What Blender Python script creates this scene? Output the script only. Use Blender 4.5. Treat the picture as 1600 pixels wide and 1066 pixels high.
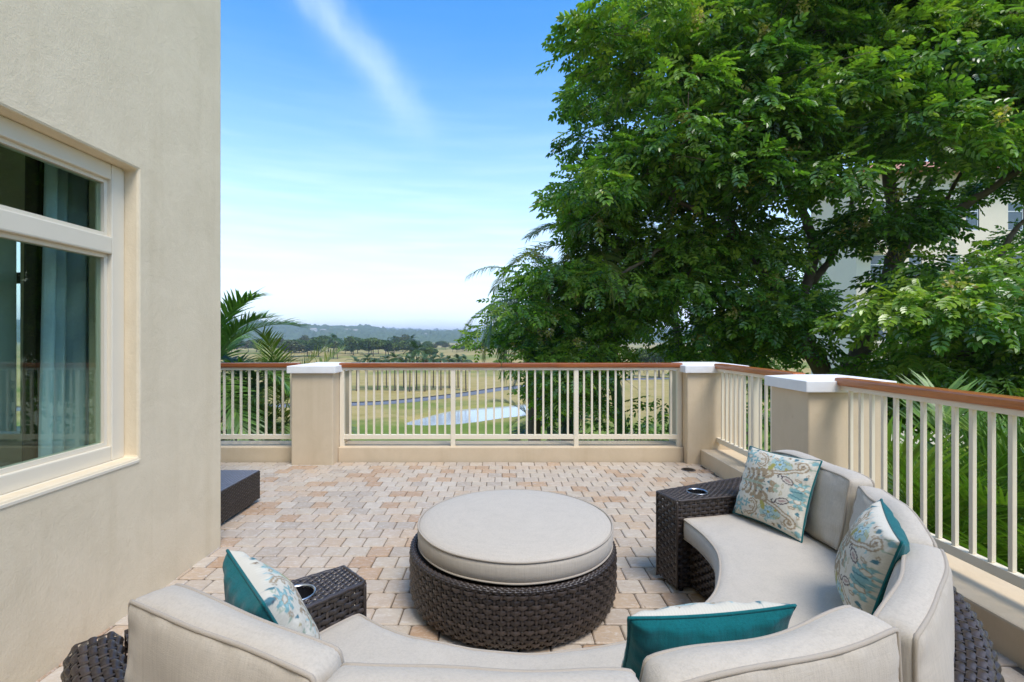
import bpy, bmesh, math, random
import numpy as np
from mathutils import Vector, Matrix

for o in list(bpy.data.objects):
    bpy.data.objects.remove(o)
scene = bpy.context.scene
COL = scene.collection
R_ = math.radians
rng = np.random.default_rng(7)
random.seed(7)

# ------------------------------------------------------------------ camera
F = 760.0            # focal length in pixels of the 1600 px wide photograph
CX, CY, EYE = 785.0, 530.0, 1.35
cam_d = bpy.data.cameras.new('camera')
cam = bpy.data.objects.new('camera', cam_d)
COL.objects.link(cam)
cam.location = (0, 0, EYE)
cam.rotation_euler = (R_(90), 0, 0)
cam_d.sensor_width = 36
cam_d.lens = F / 1600 * 36
cam_d.shift_x = (800 - CX) / 1600
cam_d.shift_y = -(533 - CY) / 1600
cam_d.clip_start = 0.05
cam_d.clip_end = 20000
scene.camera = cam

# ------------------------------------------------------------------ world, sun, exposure
SUN_EL, SUN_AZ = R_(60), R_(145)      # azimuth clockwise from +Y: a veiled sun high behind the camera, a little to the right
world = bpy.data.worlds.new('World')
scene.world = world
world.use_nodes = True
wn, wl = world.node_tree.nodes, world.node_tree.links
wn.clear()


def wnode(t, **kw):
    n = wn.new(t)
    for k, v in kw.items():
        setattr(n, k, v)
    return n


def wmath(op, a, b=None, c=None):
    n = wn.new('ShaderNodeMath')
    n.operation = op
    for i, x in enumerate((a, b, c)):
        if x is None:
            continue
        if isinstance(x, (int, float)):
            n.inputs[i].default_value = x
        else:
            wl.new(x, n.inputs[i])
    return n.outputs[0]


sky = wnode('ShaderNodeTexSky', sky_type='NISHITA', sun_disc=False)
sky.sun_elevation = SUN_EL
sky.sun_rotation = SUN_AZ
sky.altitude = 0
sky.air_density = 1.0
sky.dust_density = 0.6
sky.ozone_density = 2.0
tc = wnode('ShaderNodeTexCoord')
sat = wnode('ShaderNodeHueSaturation')
sat.inputs['Saturation'].default_value = 1.38
wl.new(sky.outputs[0], sat.inputs['Color'])
# thin cloud: a cirrus streak along a great circle, a soft veil and low banks near the horizon
d1 = Vector((-.40, 1, .72)).normalized()
d2 = Vector((-.17, 1, .43)).normalized()
nrm = d1.cross(d2).normalized()
mid = (d1 + d2).normalized()


def wdot(v):
    n = wnode('ShaderNodeVectorMath', operation='DOT_PRODUCT')
    wl.new(tc.outputs['Generated'], n.inputs[0])
    n.inputs[1].default_value = v
    return n.outputs['Value']


sep = wnode('ShaderNodeSeparateXYZ')
wl.new(tc.outputs['Generated'], sep.inputs[0])
across = wdot(nrm)
along = wdot(Vector((-.42, 1, .76)).normalized())
mp = wnode('ShaderNodeMapping')
mp.inputs['Scale'].default_value = (3.0, 3.0, 3.0)
wl.new(tc.outputs['Generated'], mp.inputs[0])
nz = wnode('ShaderNodeTexNoise')
nz.inputs['Scale'].default_value = 2.2
nz.inputs['Detail'].default_value = 6
nz.inputs['Distortion'].default_value = .6
wl.new(mp.outputs[0], nz.inputs[0])
wob = wmath('MULTIPLY', wmath('SUBTRACT', nz.outputs[0], .5), .08)
acr = wmath('ADD', across, wob)
g = wmath('EXPONENT', wmath('MULTIPLY', wmath('POWER', wmath('ABSOLUTE', wmath('DIVIDE', acr, .030)), 2.0), -1.0))
al = wnode('ShaderNodeMapRange', interpolation_type='SMOOTHSTEP')
al.inputs['From Min'].default_value = .935
al.inputs['From Max'].default_value = 1.0
wl.new(along, al.inputs['Value'])
mp3 = wnode('ShaderNodeMapping')
mp3.inputs['Rotation'].default_value = (0, R_(-38), 0)
mp3.inputs['Scale'].default_value = (26, 8, 5)
wl.new(tc.outputs['Generated'], mp3.inputs[0])
nz3 = wnode('ShaderNodeTexNoise')
nz3.inputs['Scale'].default_value = 1.6
nz3.inputs['Detail'].default_value = 8
nz3.inputs['Roughness'].default_value = .62
wl.new(mp3.outputs[0], nz3.inputs[0])
streak = wmath('MULTIPLY', wmath('MULTIPLY', g, al.outputs[0]), wmath('MULTIPLY', wmath('ADD', nz.outputs[0], nz3.outputs[0]), .25))
# low banks
mp2 = wnode('ShaderNodeMapping')
mp2.inputs['Scale'].default_value = (2.2, 2.2, 26.0)
wl.new(tc.outputs['Generated'], mp2.inputs[0])
nz2 = wnode('ShaderNodeTexNoise')
nz2.inputs['Scale'].default_value = 2.4
nz2.inputs['Detail'].default_value = 7
wl.new(mp2.outputs[0], nz2.inputs[0])
lowm = wnode('ShaderNodeMapRange', interpolation_type='SMOOTHSTEP')
lowm.inputs['From Min'].default_value = .72
lowm.inputs['From Max'].default_value = .0
wl.new(sep.outputs['Z'], lowm.inputs['Value'])
bank = wnode('ShaderNodeMapRange', interpolation_type='SMOOTHSTEP')
bank.inputs['From Min'].default_value = .35
bank.inputs['From Max'].default_value = .75
wl.new(nz2.outputs[0], bank.inputs['Value'])
veil = wmath('MULTIPLY', wmath('POWER', lowm.outputs[0], 1.9), wmath('ADD', wmath('MULTIPLY', bank.outputs[0], .22), .66))
cover = wmath('MINIMUM', wmath('ADD', streak, veil), .95)
cmix = wnode('ShaderNodeMix', data_type='RGBA')
wl.new(cover, cmix.inputs['Factor'])
wl.new(sat.outputs[0], cmix.inputs['A'])
cmix.inputs['B'].default_value = (4.0, 4.45, 5.0, 1)
bg = wnode('ShaderNodeBackground')
bg.inputs['Strength'].default_value = 0.15
wl.new(cmix.outputs['Result'], bg.inputs['Color'])
wo = wnode('ShaderNodeOutputWorld')
wl.new(bg.outputs[0], wo.inputs['Surface'])

sun_d = bpy.data.lights.new('sun', 'SUN')
sun_d.energy = 1.5
sun_d.angle = R_(24)
sun_d.color = (1, .95, .87)
sun = bpy.data.objects.new('sun', sun_d)
COL.objects.link(sun)
to_sun = Vector((math.sin(SUN_AZ) * math.cos(SUN_EL), math.cos(SUN_AZ) * math.cos(SUN_EL), math.sin(SUN_EL)))
sun.rotation_euler = to_sun.to_track_quat('Z', 'Y').to_euler()
sun.location = (0, 0, 30)

scene.view_settings.view_transform = 'Standard'
scene.view_settings.look = 'None'
scene.view_settings.gamma = 1
scene.view_settings.exposure = 1.22
scene.render.engine = 'CYCLES'
scene.cycles.use_denoising = True
scene.cycles.max_bounces = 8
scene.cycles.diffuse_bounces = 4
scene.cycles.glossy_bounces = 3
scene.cycles.transmission_bounces = 6
scene.cycles.transparent_max_bounces = 8
scene.cycles.caustics_reflective = False
scene.cycles.caustics_refractive = False

# ------------------------------------------------------------------ helpers


def at(px, py, Y):
    """point at depth Y seen at a pixel of the 1600 px photograph"""
    t = Y / F
    return np.array(((px - CX) * t, Y, EYE - (py - CY) * t))


def mesh_from(name, verts, faces, smooth=False, attrs=None):
    """verts (N,3); faces: array (M,k) or list of such arrays or list of tuples"""
    me = bpy.data.meshes.new(name)
    verts = np.asarray(verts, dtype=np.float32)
    if isinstance(faces, np.ndarray):
        faces = [faces]
    if len(faces) and isinstance(faces[0], np.ndarray):
        me.vertices.add(len(verts))
        me.vertices.foreach_set('co', verts.ravel())
        idx = np.concatenate([f.ravel() for f in faces]).astype(np.int32)
        tot = np.concatenate([np.full(len(f), f.shape[1]) for f in faces]).astype(np.int32)
        st = np.concatenate([[0], np.cumsum(tot)[:-1]]).astype(np.int32)
        me.loops.add(len(idx))
        me.loops.foreach_set('vertex_index', idx)
        me.polygons.add(len(tot))
        me.polygons.foreach_set('loop_start', st)
        me.polygons.foreach_set('loop_total', tot)
        me.update(calc_edges=True)
    else:
        me.from_pydata([tuple(map(float, v)) for v in verts], [], [tuple(int(i) for i in f) for f in faces])
        me.update()
    me.polygons.foreach_set('use_smooth', np.full(len(me.polygons), bool(smooth)))
    if attrs:
        for k, c in attrs.items():
            c = np.asarray(c, dtype=np.float32)
            a = me.color_attributes.new(k, 'FLOAT_COLOR', 'POINT')
            if c.shape[1] == 3:
                c = np.concatenate([c, np.ones((len(c), 1), np.float32)], 1)
            a.data.foreach_set('color', c.ravel())
    return me


def link(name, me, mat=None, parent=None, loc=None, rot=None):
    o = bpy.data.objects.new(name, me)
    COL.objects.link(o)
    if mat is not None and me is not None and not len(me.materials):
        me.materials.append(mat)
    if parent is not None:
        o.parent = parent
    if loc is not None:
        o.location = loc
    if rot is not None:
        o.rotation_euler = rot
    return o


def tag(o, label, cat, group=None, kind=None):
    o['label'] = label
    o['category'] = cat
    if group:
        o['group'] = group
    if kind:
        o['kind'] = kind
    return o


def thing(name, label, cat, loc=(0, 0, 0), group=None, rz=0):
    e = bpy.data.objects.new(name, None)
    e.empty_display_size = .2
    COL.objects.link(e)
    e.location = loc
    e.rotation_euler = (0, 0, rz)
    return tag(e, label, cat, group)


class MB:
    """collects boxes, tubes and grids into one mesh"""
    def __init__(s):
        s.v, s.f, s.n = [], [], 0

    def add(s, v, f):
        v = np.asarray(v, float)
        s.v.append(v)
        if isinstance(f, np.ndarray):
            f = [f]
        for a in f:
            s.f.append(np.asarray(a) + s.n)
        s.n += len(v)
        return s

    def box(s, x0, x1, y0, y1, z0, z1):
        v = [(x, y, z) for z in (z0, z1) for y in (y0, y1) for x in (x0, x1)]
        f = np.array([(0, 2, 3, 1), (4, 5, 7, 6), (0, 1, 5, 4), (2, 6, 7, 3), (0, 4, 6, 2), (1, 3, 7, 5)])
        return s.add(v, f)

    def prism(s, poly, z0, z1):
        n = len(poly)
        v = [(p[0], p[1], z0) for p in poly] + [(p[0], p[1], z1) for p in poly]
        q = np.array([(i, (i + 1) % n, n + (i + 1) % n, n + i) for i in range(n)])
        s.add(v, [q, np.array([list(range(n))[::-1]]), np.array([list(range(n, 2 * n))])])
        return s

    def tube(s, pts, rad, n=6, closed=False):
        v, f = tube(pts, rad, n, closed)
        return s.add(v, f)

    def grid(s, G):
        """G (a,b,3)"""
        a, b = G.shape[:2]
        i = np.arange(a * b).reshape(a, b)
        q = np.stack([i[:-1, :-1], i[1:, :-1], i[1:, 1:], i[:-1, 1:]], -1).reshape(-1, 4)
        return s.add(G.reshape(-1, 3), q)

    def build(s, name, mat=None, parent=None, smooth=False, bevel=0, loc=None, attrs=None):
        me = mesh_from(name, np.concatenate(s.v), s.f, smooth, attrs)
        if bevel:
            bm = bmesh.new()
            bm.from_mesh(me)
            bmesh.ops.bevel(bm, geom=bm.edges[:], offset=bevel, segments=2, affect='EDGES', profile=.6)
            bm.to_mesh(me)
            bm.free()
        return link(name, me, mat, parent, loc)


def tube(pts, rad, n=6, closed=False):
    pts = np.asarray(pts, float)
    m = len(pts)
    rad = np.broadcast_to(np.asarray(rad, float), (m,))
    if closed:
        tan = np.roll(pts, -1, 0) - np.roll(pts, 1, 0)
    else:
        tan = np.gradient(pts, axis=0)
    tan /= np.linalg.norm(tan, axis=1, keepdims=True) + 1e-9
    up = np.array((0, 0, 1.0))
    nv = np.zeros((m, 3))
    prev = np.cross(tan[0], up)
    if np.linalg.norm(prev) < .1:
        prev = np.cross(tan[0], (1.0, 0, 0))
    for i in range(m):
        p = prev - tan[i] * np.dot(prev, tan[i])
        p /= np.linalg.norm(p) + 1e-9
        nv[i] = p
        prev = p
    bv = np.cross(tan, nv)
    a = np.linspace(0, 2 * math.pi, n, endpoint=False)
    V = pts[:, None] + rad[:, None, None] * (np.cos(a)[None, :, None] * nv[:, None] + np.sin(a)[None, :, None] * bv[:, None])
    i = np.arange(m * n).reshape(m, n)
    if closed:
        i2 = np.concatenate([i, i[:1]], 0)
    else:
        i2 = i
    q = np.stack([i2[:-1], np.roll(i2[:-1], -1, 1), np.roll(i2[1:], -1, 1), i2[1:]], -1).reshape(-1, 4)
    F_ = [q]
    if not closed:
        F_ += [np.array([i[0][::-1]]), np.array([i[-1]])]
    return V.reshape(-1, 3), F_


def smooth_path(pts, k=6):
    """Catmull-Rom through the points"""
    P = np.asarray(pts, float)
    P = np.concatenate([2 * P[:1] - P[1:2], P, 2 * P[-1:] - P[-2:-1]])
    out = []
    for i in range(1, len(P) - 2):
        for t in np.linspace(0, 1, k, endpoint=False):
            a, b, c, d = P[i - 1], P[i], P[i + 1], P[i + 2]
            out.append(.5 * (2 * b + (c - a) * t + (2 * a - 5 * b + 4 * c - d) * t * t + (3 * b - a - 3 * c + d) * t ** 3))
    out.append(P[-2])
    return np.array(out)


# ------------------------------------------------------------------ materials


class NT:
    def __init__(s, name):
        s.m = bpy.data.materials.new(name)
        s.m.use_nodes = True
        s.t = s.m.node_tree
        s.b = s.t.nodes['Principled BSDF']
        s.out = s.t.nodes['Material Output']

    def n(s, t, ins=None, **kw):
        nd = s.t.nodes.new('ShaderNode' + t)
        for k, v in kw.items():
            setattr(nd, k, v)
        for k, v in (ins or {}).items():
            s.put(nd.inputs[k], v)
        return nd

    def put(s, sock, v):
        if isinstance(v, bpy.types.NodeSocket):
            s.t.links.new(v, sock)
        else:
            sock.default_value = v

    def obj(s):
        return s.n('TexCoord').outputs['Object']

    def noise(s, scale, detail=4, vec=None, rough=.55, dist=0, stretch=None):
        v = vec if vec is not None else s.n('NewGeometry').outputs['Position']
        if stretch:
            mp = s.n('Mapping', {'Scale': stretch})
            s.t.links.new(v, mp.inputs[0])
            v = mp.outputs[0]
        return s.n('TexNoise', {'Vector': v, 'Scale': scale, 'Detail': detail, 'Roughness': rough, 'Distortion': dist}).outputs[0]

    def ramp(s, fac, stops, interp='LINEAR'):
        r = s.n('ValToRGB')
        r.color_ramp.interpolation = interp
        el = r.color_ramp.elements
        while len(el) < len(stops):
            el.new(.5)
        for e, (p, c) in zip(el, stops):
            e.position = p
            e.color = (*c, 1) if len(c) == 3 else c
        s.t.links.new(fac, r.inputs[0])
        return r.outputs[0]

    def mix(s, fac, a, b, mode='MIX'):
        m = s.n('Mix', data_type='RGBA', blend_type=mode)
        s.put(m.inputs['Factor'], fac)
        for k, v in (('A', a), ('B', b)):
            if isinstance(v, tuple) and len(v) == 3:
                v = (*v, 1)
            s.put(m.inputs[k], v)
        return m.outputs['Result']

    def math(s, op, a, b=0.0):
        m = s.n('Math', operation=op)
        s.put(m.inputs[0], a)
        s.put(m.inputs[1], b)
        return m.outputs[0]

    def bump(s, h, strength=.3, dist=.01, normal=None):
        b = s.n('Bump', {'Height': h, 'Strength': strength, 'Distance': dist})
        if normal is not None:
            s.t.links.new(normal, b.inputs['Normal'])
        return b.outputs[0]

    def set(s, **kw):
        names = {'color': 'Base Color', 'rough': 'Roughness', 'metal': 'Metallic', 'spec': 'Specular IOR Level', 'normal': 'Normal',
                 'trans': 'Transmission Weight', 'ior': 'IOR', 'sheen': 'Sheen Weight', 'coat': 'Coat Weight'}
        for k, v in kw.items():
            if k == 'color' and isinstance(v, tuple) and len(v) == 3:
                v = (*v, 1)
            s.put(s.b.inputs[names[k]], v)
        return s


def stucco(name, col, strength=.45):
    m = NT(name)
    big = m.noise(1.3, 3)
    fine = m.noise(120, 3, rough=.6)
    sw = m.noise(5, 6, rough=.65, dist=.9)
    sw2 = m.noise(42, 5, rough=.65, dist=.5, stretch=(1, 1, .7))
    h = m.math('ADD', m.math('ADD', m.math('MULTIPLY', sw, .8), m.math('MULTIPLY', sw2, .42)), m.math('MULTIPLY', fine, .25))
    c = m.mix(m.math('MULTIPLY', big, .5), col, tuple(x * .86 for x in col))
    # faint dirt specks
    sp = m.ramp(m.noise(16, 2), [(0, (1, 1, 1)), (.72, (1, 1, 1)), (.85, (.88, .86, .82))])
    c = m.mix(1.0, c, sp, 'MULTIPLY')
    run = m.ramp(m.noise(2.6, 5, stretch=(1, 1, .06), rough=.7), [(.52, (1, 1, 1)), (.72, (.90, .885, .85))])
    c = m.mix(1.0, c, run, 'MULTIPLY')
    pat = m.ramp(m.noise(3.2, 6, rough=.7, dist=.8), [(.35, (.93, .925, .91)), (.6, (1, 1, 1))])
    c = m.mix(1.0, c, pat, 'MULTIPLY')
    m.set(color=c, rough=.9, spec=.2, normal=m.bump(h, strength, .012))
    return m.m


def plain(name, col, rough=.5, spec=.5, noise=.08, scale=40, metal=0, bump=0):
    m = NT(name)
    nz = m.noise(scale, 4)
    c = m.mix(nz, tuple(x * (1 - noise) for x in col), tuple(min(1, x * (1 + noise)) for x in col))
    m.set(color=c, rough=rough, spec=spec, metal=metal)
    if bump:
        m.set(normal=m.bump(nz, bump, .004))
    return m.m


def wood_mat(name, dark, light, axis):
    m = NT(name)
    st = [18, 18, 18]
    st[axis] = 1.1
    g = m.noise(3.0, 6, rough=.65, dist=.4, stretch=tuple(st))
    big = m.noise(1.2, 3)
    c = m.ramp(g, [(.3, dark), (.55, light), (.75, tuple(x * 1.2 for x in light))])
    c = m.mix(m.math('MULTIPLY', big, .6), c, dark)
    m.set(color=c, rough=m.ramp(big, [(.3, (.25,) * 3), (.7, (.45,) * 3)]), spec=.5, normal=m.bump(g, .15, .002), coat=.3)
    return m.m


def fabric_mat(name, col, slub=.10, vert=True):
    m = NT(name)
    v = m.obj()
    a = m.noise(5, 5, vec=v, stretch=(34, 34, 1.2), rough=.7)
    b = m.noise(9, 4, vec=v, stretch=(1.5, 1.5, 40), rough=.6)
    w = m.noise(420, 2, vec=v)
    f = m.math('ADD', m.math('MULTIPLY', a, .7), m.math('MULTIPLY', b, .3))
    c = m.ramp(f, [(.3, tuple(x * (1 - slub) for x in col)), (.52, col), (.75, tuple(min(1, x * (1 + slub * .6)) for x in col))])
    big = m.noise(3.2, 4, vec=v)
    h = m.math('ADD', m.math('MULTIPLY', w, .35), m.math('ADD', m.math('MULTIPLY', f, .5), m.math('MULTIPLY', big, 2.2)))
    m.set(color=c, rough=.92, spec=.15, sheen=.15, normal=m.bump(h, .35, .006))
    return m.m


def leaf_mat(name, attr='tint', rough=.27, transl=.36, spec=.65):
    m = NT(name)
    col = m.n('VertexColor', layer_name=attr).outputs['Color']
    rnd = m.n('NewGeometry').outputs['Random Per Island']
    v = m.ramp(rnd, [(0, (.68, .68, .68)), (.6, (1, 1, 1)), (.93, (1.15, 1.2, 1.05)), (1, (1.7, 1.6, 1.0))])
    c = m.mix(1.0, col, v, 'MULTIPLY')
    m.set(color=c, rough=rough, spec=spec)
    tr = m.n('BsdfTranslucent', {'Color': m.mix(1.0, c, (1.25, 1.5, .55), 'MULTIPLY')})
    mx = m.n('MixShader', {0: transl})
    m.t.links.new(m.b.outputs[0], mx.inputs[1])
    m.t.links.new(tr.outputs[0], mx.inputs[2])
    m.t.links.new(mx.outputs[0], m.out.inputs['Surface'])
    return m.m


WALL = (.78, .655, .455)
M = {}
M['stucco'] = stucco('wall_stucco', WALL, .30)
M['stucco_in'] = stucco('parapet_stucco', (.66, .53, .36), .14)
M['cap'] = plain('white_painted_concrete', (.80, .78, .74), .75, .3, .10, 9, bump=.4)
M['cream'] = plain('cream_paint', (.80, .71, .54), .42, .45, .04, 12, bump=.08)
M['frame'] = plain('cream_window_frame', (.74, .66, .51), .4, .45, .03, 10)
M['woodx'] = wood_mat('varnished_wood_x', (.18, .045, .012), (.38, .115, .026), 0)
M['woody'] = wood_mat('varnished_wood_y', (.28, .075, .014), (.55, .18, .035), 1)
M['fabric'] = fabric_mat('linen_upholstery', (.50, .445, .365), .16)
M['piping'] = fabric_mat('piping_cord', (.40, .345, .275), .05)
M['teal'] = fabric_mat('teal_fabric', (.004, .118, .128), .35)
M['bark'] = plain('tree_bark', (.19, .145, .10), .95, .1, .5, 7, bump=.8)
M['palm_trunk'] = plain('palm_trunk_bark', (.15, .115, .08), .95, .1, .45, 9, bump=.8)
M['green_shaft'] = plain('palm_crownshaft', (.07, .15, .03), .5, .4, .25, 5)
M['leaf'] = leaf_mat('tree_leaf')
M['frond'] = leaf_mat('palm_leaf', rough=.42, transl=.25)
M['far_leaf'] = leaf_mat('far_leaf', rough=.7, transl=.2, spec=.2)

m = NT('wicker_strand')
rn = m.n('NewGeometry').outputs['Random Per Island']
nn = m.noise(60, 3, stretch=(1, 1, 1))
c = m.ramp(rn, [(0, (.026, .019, .015)), (.5, (.048, .035, .027)), (1, (.085, .062, .048))])
c = m.mix(m.math('MULTIPLY', nn, .7), c, (.03, .025, .024))
m.set(color=c, rough=.36, spec=.55)
M['wicker'] = m.m
M['wicker_core'] = plain('wicker_core', (.012, .010, .009), .7, .3)
M['black_plastic'] = plain('cup_holder_black', (.012, .012, .014), .25, .5)
M['steel'] = plain('brushed_steel', (.55, .56, .58), .3, .5, .03, 60, metal=1)

# travertine: one tone per paver
def travertine(name, per):
    m = NT(name)
    if per == 'object':
        r = m.n('ObjectInfo').outputs['Random']
    else:
        r = m.n('NewGeometry').outputs['Random Per Island']
    base = m.ramp(r, [(0, (.53, .455, .365)), (.14, (.56, .485, .38)), (.28, (.46, .40, .325)), (.38, (.58, .50, .395)), (.50, (.57, .445, .315)),
                      (.62, (.52, .36, .225)), (.70, (.58, .48, .37)), (.82, (.60, .535, .44)), (.92, (.47, .31, .185)), (1, (.55, .465, .36))], 'CONSTANT')
    pos = m.n('NewGeometry').outputs['Position']
    off = m.n('Combine' + 'XYZ', {'X': m.math('MULTIPLY', r, 37.0), 'Y': m.math('MULTIPLY', r, 91.0), 'Z': 0.0}).outputs[0]
    va = m.n('VectorMath', operation='ADD')
    m.t.links.new(pos, va.inputs[0])
    m.t.links.new(off, va.inputs[1])
    vv = va.outputs[0]
    cl = m.noise(9, 6, vec=vv, rough=.65, dist=.7)
    vein = m.noise(22, 6, vec=vv, rough=.7, stretch=(1, 2.4, 1), dist=1.2)
    base = m.mix(1.0, base, (.87, .84, .80), 'MULTIPLY')
    c = m.mix(m.ramp(cl, [(.35, (0, 0, 0)), (.75, (.55,) * 3)]), base, (.36, .27, .20))
    c = m.mix(m.ramp(vein, [(.5, (0, 0, 0)), (.68, (.5,) * 3)]), c, (.66, .62, .56))
    pit = m.noise(75, 3, vec=vv, rough=.6)
    pm = m.ramp(pit, [(.60, (0, 0, 0)), (.70, (1, 1, 1))])
    patch = m.ramp(m.noise(5, 3, vec=vv), [(.5, (0, 0, 0)), (.62, (1, 1, 1))])
    pm = m.math('MULTIPLY', pm, patch)
    c = m.mix(m.math('MULTIPLY', pm, .55), c, (.16, .10, .07))
    h = m.math('SUBTRACT', m.math('MULTIPLY', cl, .5), pm)
    m.set(color=c, rough=.62, spec=.35, normal=m.bump(h, .35, .004))
    return m.m


M['paver'] = travertine('travertine_paver', 'object')
M['paver_stuff'] = travertine('travertine_paver_joined', 'island')
M['joint'] = plain('sand_joint', (.15, .12, .09), .95, .1, .3, 90)

# ------------------------------------------------------------------ ground, pond, path, hills
GZ = -6.0
pond_c, pond_a, pond_ang = np.array((.4, 50.3)), (10.6, 3.7), R_(40)


def pond_d(x, y):
    dx, dy = x - pond_c[0], y - pond_c[1]
    u = dx * math.cos(pond_ang) + dy * math.sin(pond_ang)
    v = -dx * math.sin(pond_ang) + dy * math.cos(pond_ang)
    return np.sqrt((u / pond_a[0]) ** 2 + ((v + .5 * np.sin(u * .5)) / pond_a[1]) ** 2)


path_pts = smooth_path([(-70, 50, 0), (-40, 51.5, 0), (-24.4, 53.2, 0), (-16.2, 54.8, 0), (-12.6, 56.4, 0), (-9, 59.7, 0), (-5.1, 64.2, 0), (1.5, 73, 0), (14, 84, 0), (40, 92, 0), (80, 95, 0)], 8)


def ground_z(x, y):
    z = np.full_like(x, GZ)
    far = np.clip((y - 75) / 80, 0, 1)
    z += far * (.5 * np.sin(x * .045 + 1) * np.sin(y * .031) + .35 * np.sin(x * .11 + y * .07))
    d = pond_d(x, y)
    z -= .9 * np.clip((1.18 - d) / .3, 0, 1) ** 1.2
    z += .10 * np.exp(-((d - 1.35) / .16) ** 2)
    return z


xs = np.concatenate([-np.geomspace(30, 6000, 40)[::-1], np.linspace(-29.5, 29.5, 119), np.geomspace(30, 6000, 40)])
ys = np.concatenate([-np.geomspace(5, 3000, 14)[::-1], np.linspace(0, 34, 18), np.linspace(35, 75, 81), np.geomspace(76, 7000, 70)])
X, Y = np.meshgrid(xs, ys, indexing='ij')
m = NT('golf_grass')
pos = m.n('NewGeometry').outputs['Position']
n1 = m.noise(.035, 5, vec=pos, rough=.6)
n2 = m.noise(.35, 5, vec=pos, rough=.65)
n3 = m.noise(4.0, 4, vec=pos, rough=.7)
dry = m.ramp(n2, [(.3, (.33, .25, .075)), (.5, (.44, .33, .115)), (.72, (.50, .35, .15))])
grn = m.ramp(n2, [(.3, (.11, .18, .022)), (.7, (.19, .24, .04))])
sepn = m.n('SeparateXYZ', {0: pos})
near = m.n('MapRange', {'Value': m.math('ADD', sepn.outputs['Y'], m.math('MULTIPLY', n2, 7.0)), 'From Min': 50.0, 'From Max': 44.0}, interpolation_type='SMOOTHSTEP').outputs[0]
patch = m.ramp(n1, [(.50, (0, 0, 0)), (.60, (.8,) * 3)])
gmask = m.math('MAXIMUM', near, patch)
c = m.mix(gmask, dry, grn)
c = m.mix(m.math('MULTIPLY', n3, .35), c, (.10, .10, .03))
m.set(color=c, rough=.95, spec=.1, normal=m.bump(n3, .5, .08))
g_ = MB().grid(np.stack([X, Y, ground_z(X, Y)], -1))
ground = g_.build('ground', m.m, smooth=True)
ground['kind'] = 'structure'

m = NT('pond_water')
m.set(color=(.42, .43, .41), rough=.12, spec=.9, normal=m.bump(m.noise(5, 3, stretch=(1, 2.5, 1)), .02, .02))  # pale base colour stands in for the bright sky mirrored in the water
a = np.linspace(0, 2 * math.pi, 72, endpoint=False)
ring = []
for k in np.linspace(0, 1.12, 8):
    u, v = pond_a[0] * k * np.cos(a), pond_a[1] * k * np.sin(a)
    v = v - .5 * np.sin(u * .5)
    ring.append(np.stack([pond_c[0] + u * math.cos(pond_ang) - v * math.sin(pond_ang), pond_c[1] + u * math.sin(pond_ang) + v * math.cos(pond_ang), np.full_like(a, GZ - .20)], -1))
G = np.stack(ring)
G = np.concatenate([G, G[:, :1]], 1)
pond = MB().grid(G[::-1]).build('pond_water', m.m, smooth=True)
pond['kind'] = 'structure'

pt = np.gradient(path_pts, axis=0)
pt /= np.linalg.norm(pt, axis=1, keepdims=True)
sd = np.stack([-pt[:, 1], pt[:, 0], 0 * pt[:, 0]], -1)
rows = []
for k in np.linspace(-1.25, 1.25, 5):
    q = path_pts + sd * k
    q[:, 2] = ground_z(q[:, 0], q[:, 1]) + .03
    rows.append(q)
path = MB().grid(np.stack(rows)[::-1]).build('cart_path', plain('asphalt_path', (.16, .165, .175), .85, .3, .15, 2), smooth=True)
path['kind'] = 'structure'
rows = []
for k, dz in ((1.26, -.05), (1.26, .13), (1.42, .13), (1.42, -.05)):
    q = path_pts + sd * k
    q[:, 2] = ground_z(q[:, 0], q[:, 1]) + dz
    rows.append(q)
kerb = MB().grid(np.stack(rows)[::-1]).build('path_kerb', plain('kerb_shadow_tone', (.07, .065, .06), .9, .2, .2, 2))  # dark colour stands for the shadow line along the kerb
kerb['kind'] = 'structure'


def ridge(name, px_y, Y0, depth, lump, mat, seed):
    r = np.random.default_rng(seed)
    xs_ = np.arange(-2.2 * Y0, 2.2 * Y0, lump * .33)
    px = CX + xs_ / Y0 * F
    crest = EYE + (530 - np.interp(px, [p[0] for p in px_y], [p[1] for p in px_y])) / F * Y0
    vs = np.linspace(0, 1, 34)
    Xg, Vg = np.meshgrid(xs_, vs, indexing='ij')
    prof = np.sin(np.clip(Vg, 0, 1) * math.pi / 2) ** 1.3
    Zg = GZ - 3 + (crest[:, None] - GZ + 3) * prof
    Yg = Y0 - depth * (1 - Vg) + 40 * np.sin(Xg * .009 + 3 * Vg) + 25 * np.sin(Xg * .023)
    # spurs and tree tops
    Zg += (crest[:, None] + 10) * .10 * np.sin(Xg * .02 + 2.0 * np.sin(Xg * .007)) * np.sin(Vg * math.pi)
    n = np.zeros_like(Zg)
    for k in range(3):
        fx, fy = 2 * math.pi / (lump * (1 + .9 * k)), 2 * math.pi / (lump * 1.1 * (1 + .7 * k))
        n += np.abs(np.sin(Xg * fx * .5 + r.uniform(0, 6) + 1.5 * np.sin(Yg * fy * .31 + k))) * np.abs(np.sin(Yg * fy * .5 + r.uniform(0, 6) + 1.3 * np.sin(Xg * fx * .27)))
    n += r.uniform(0, 1.3, n.shape)
    Zg += lump * .33 * n * np.clip(Vg * 6, 0, 1)
    back = np.stack([Xg[:, -1], Yg[:, -1] + depth * .5, np.full(len(xs_), GZ - 3)], -1)
    G = np.concatenate([np.stack([Xg, Yg, Zg], -1), back[:, None]], 1)
    o = MB().grid(G).build(name, mat, smooth=False)
    o['kind'] = 'structure'
    return o


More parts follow.
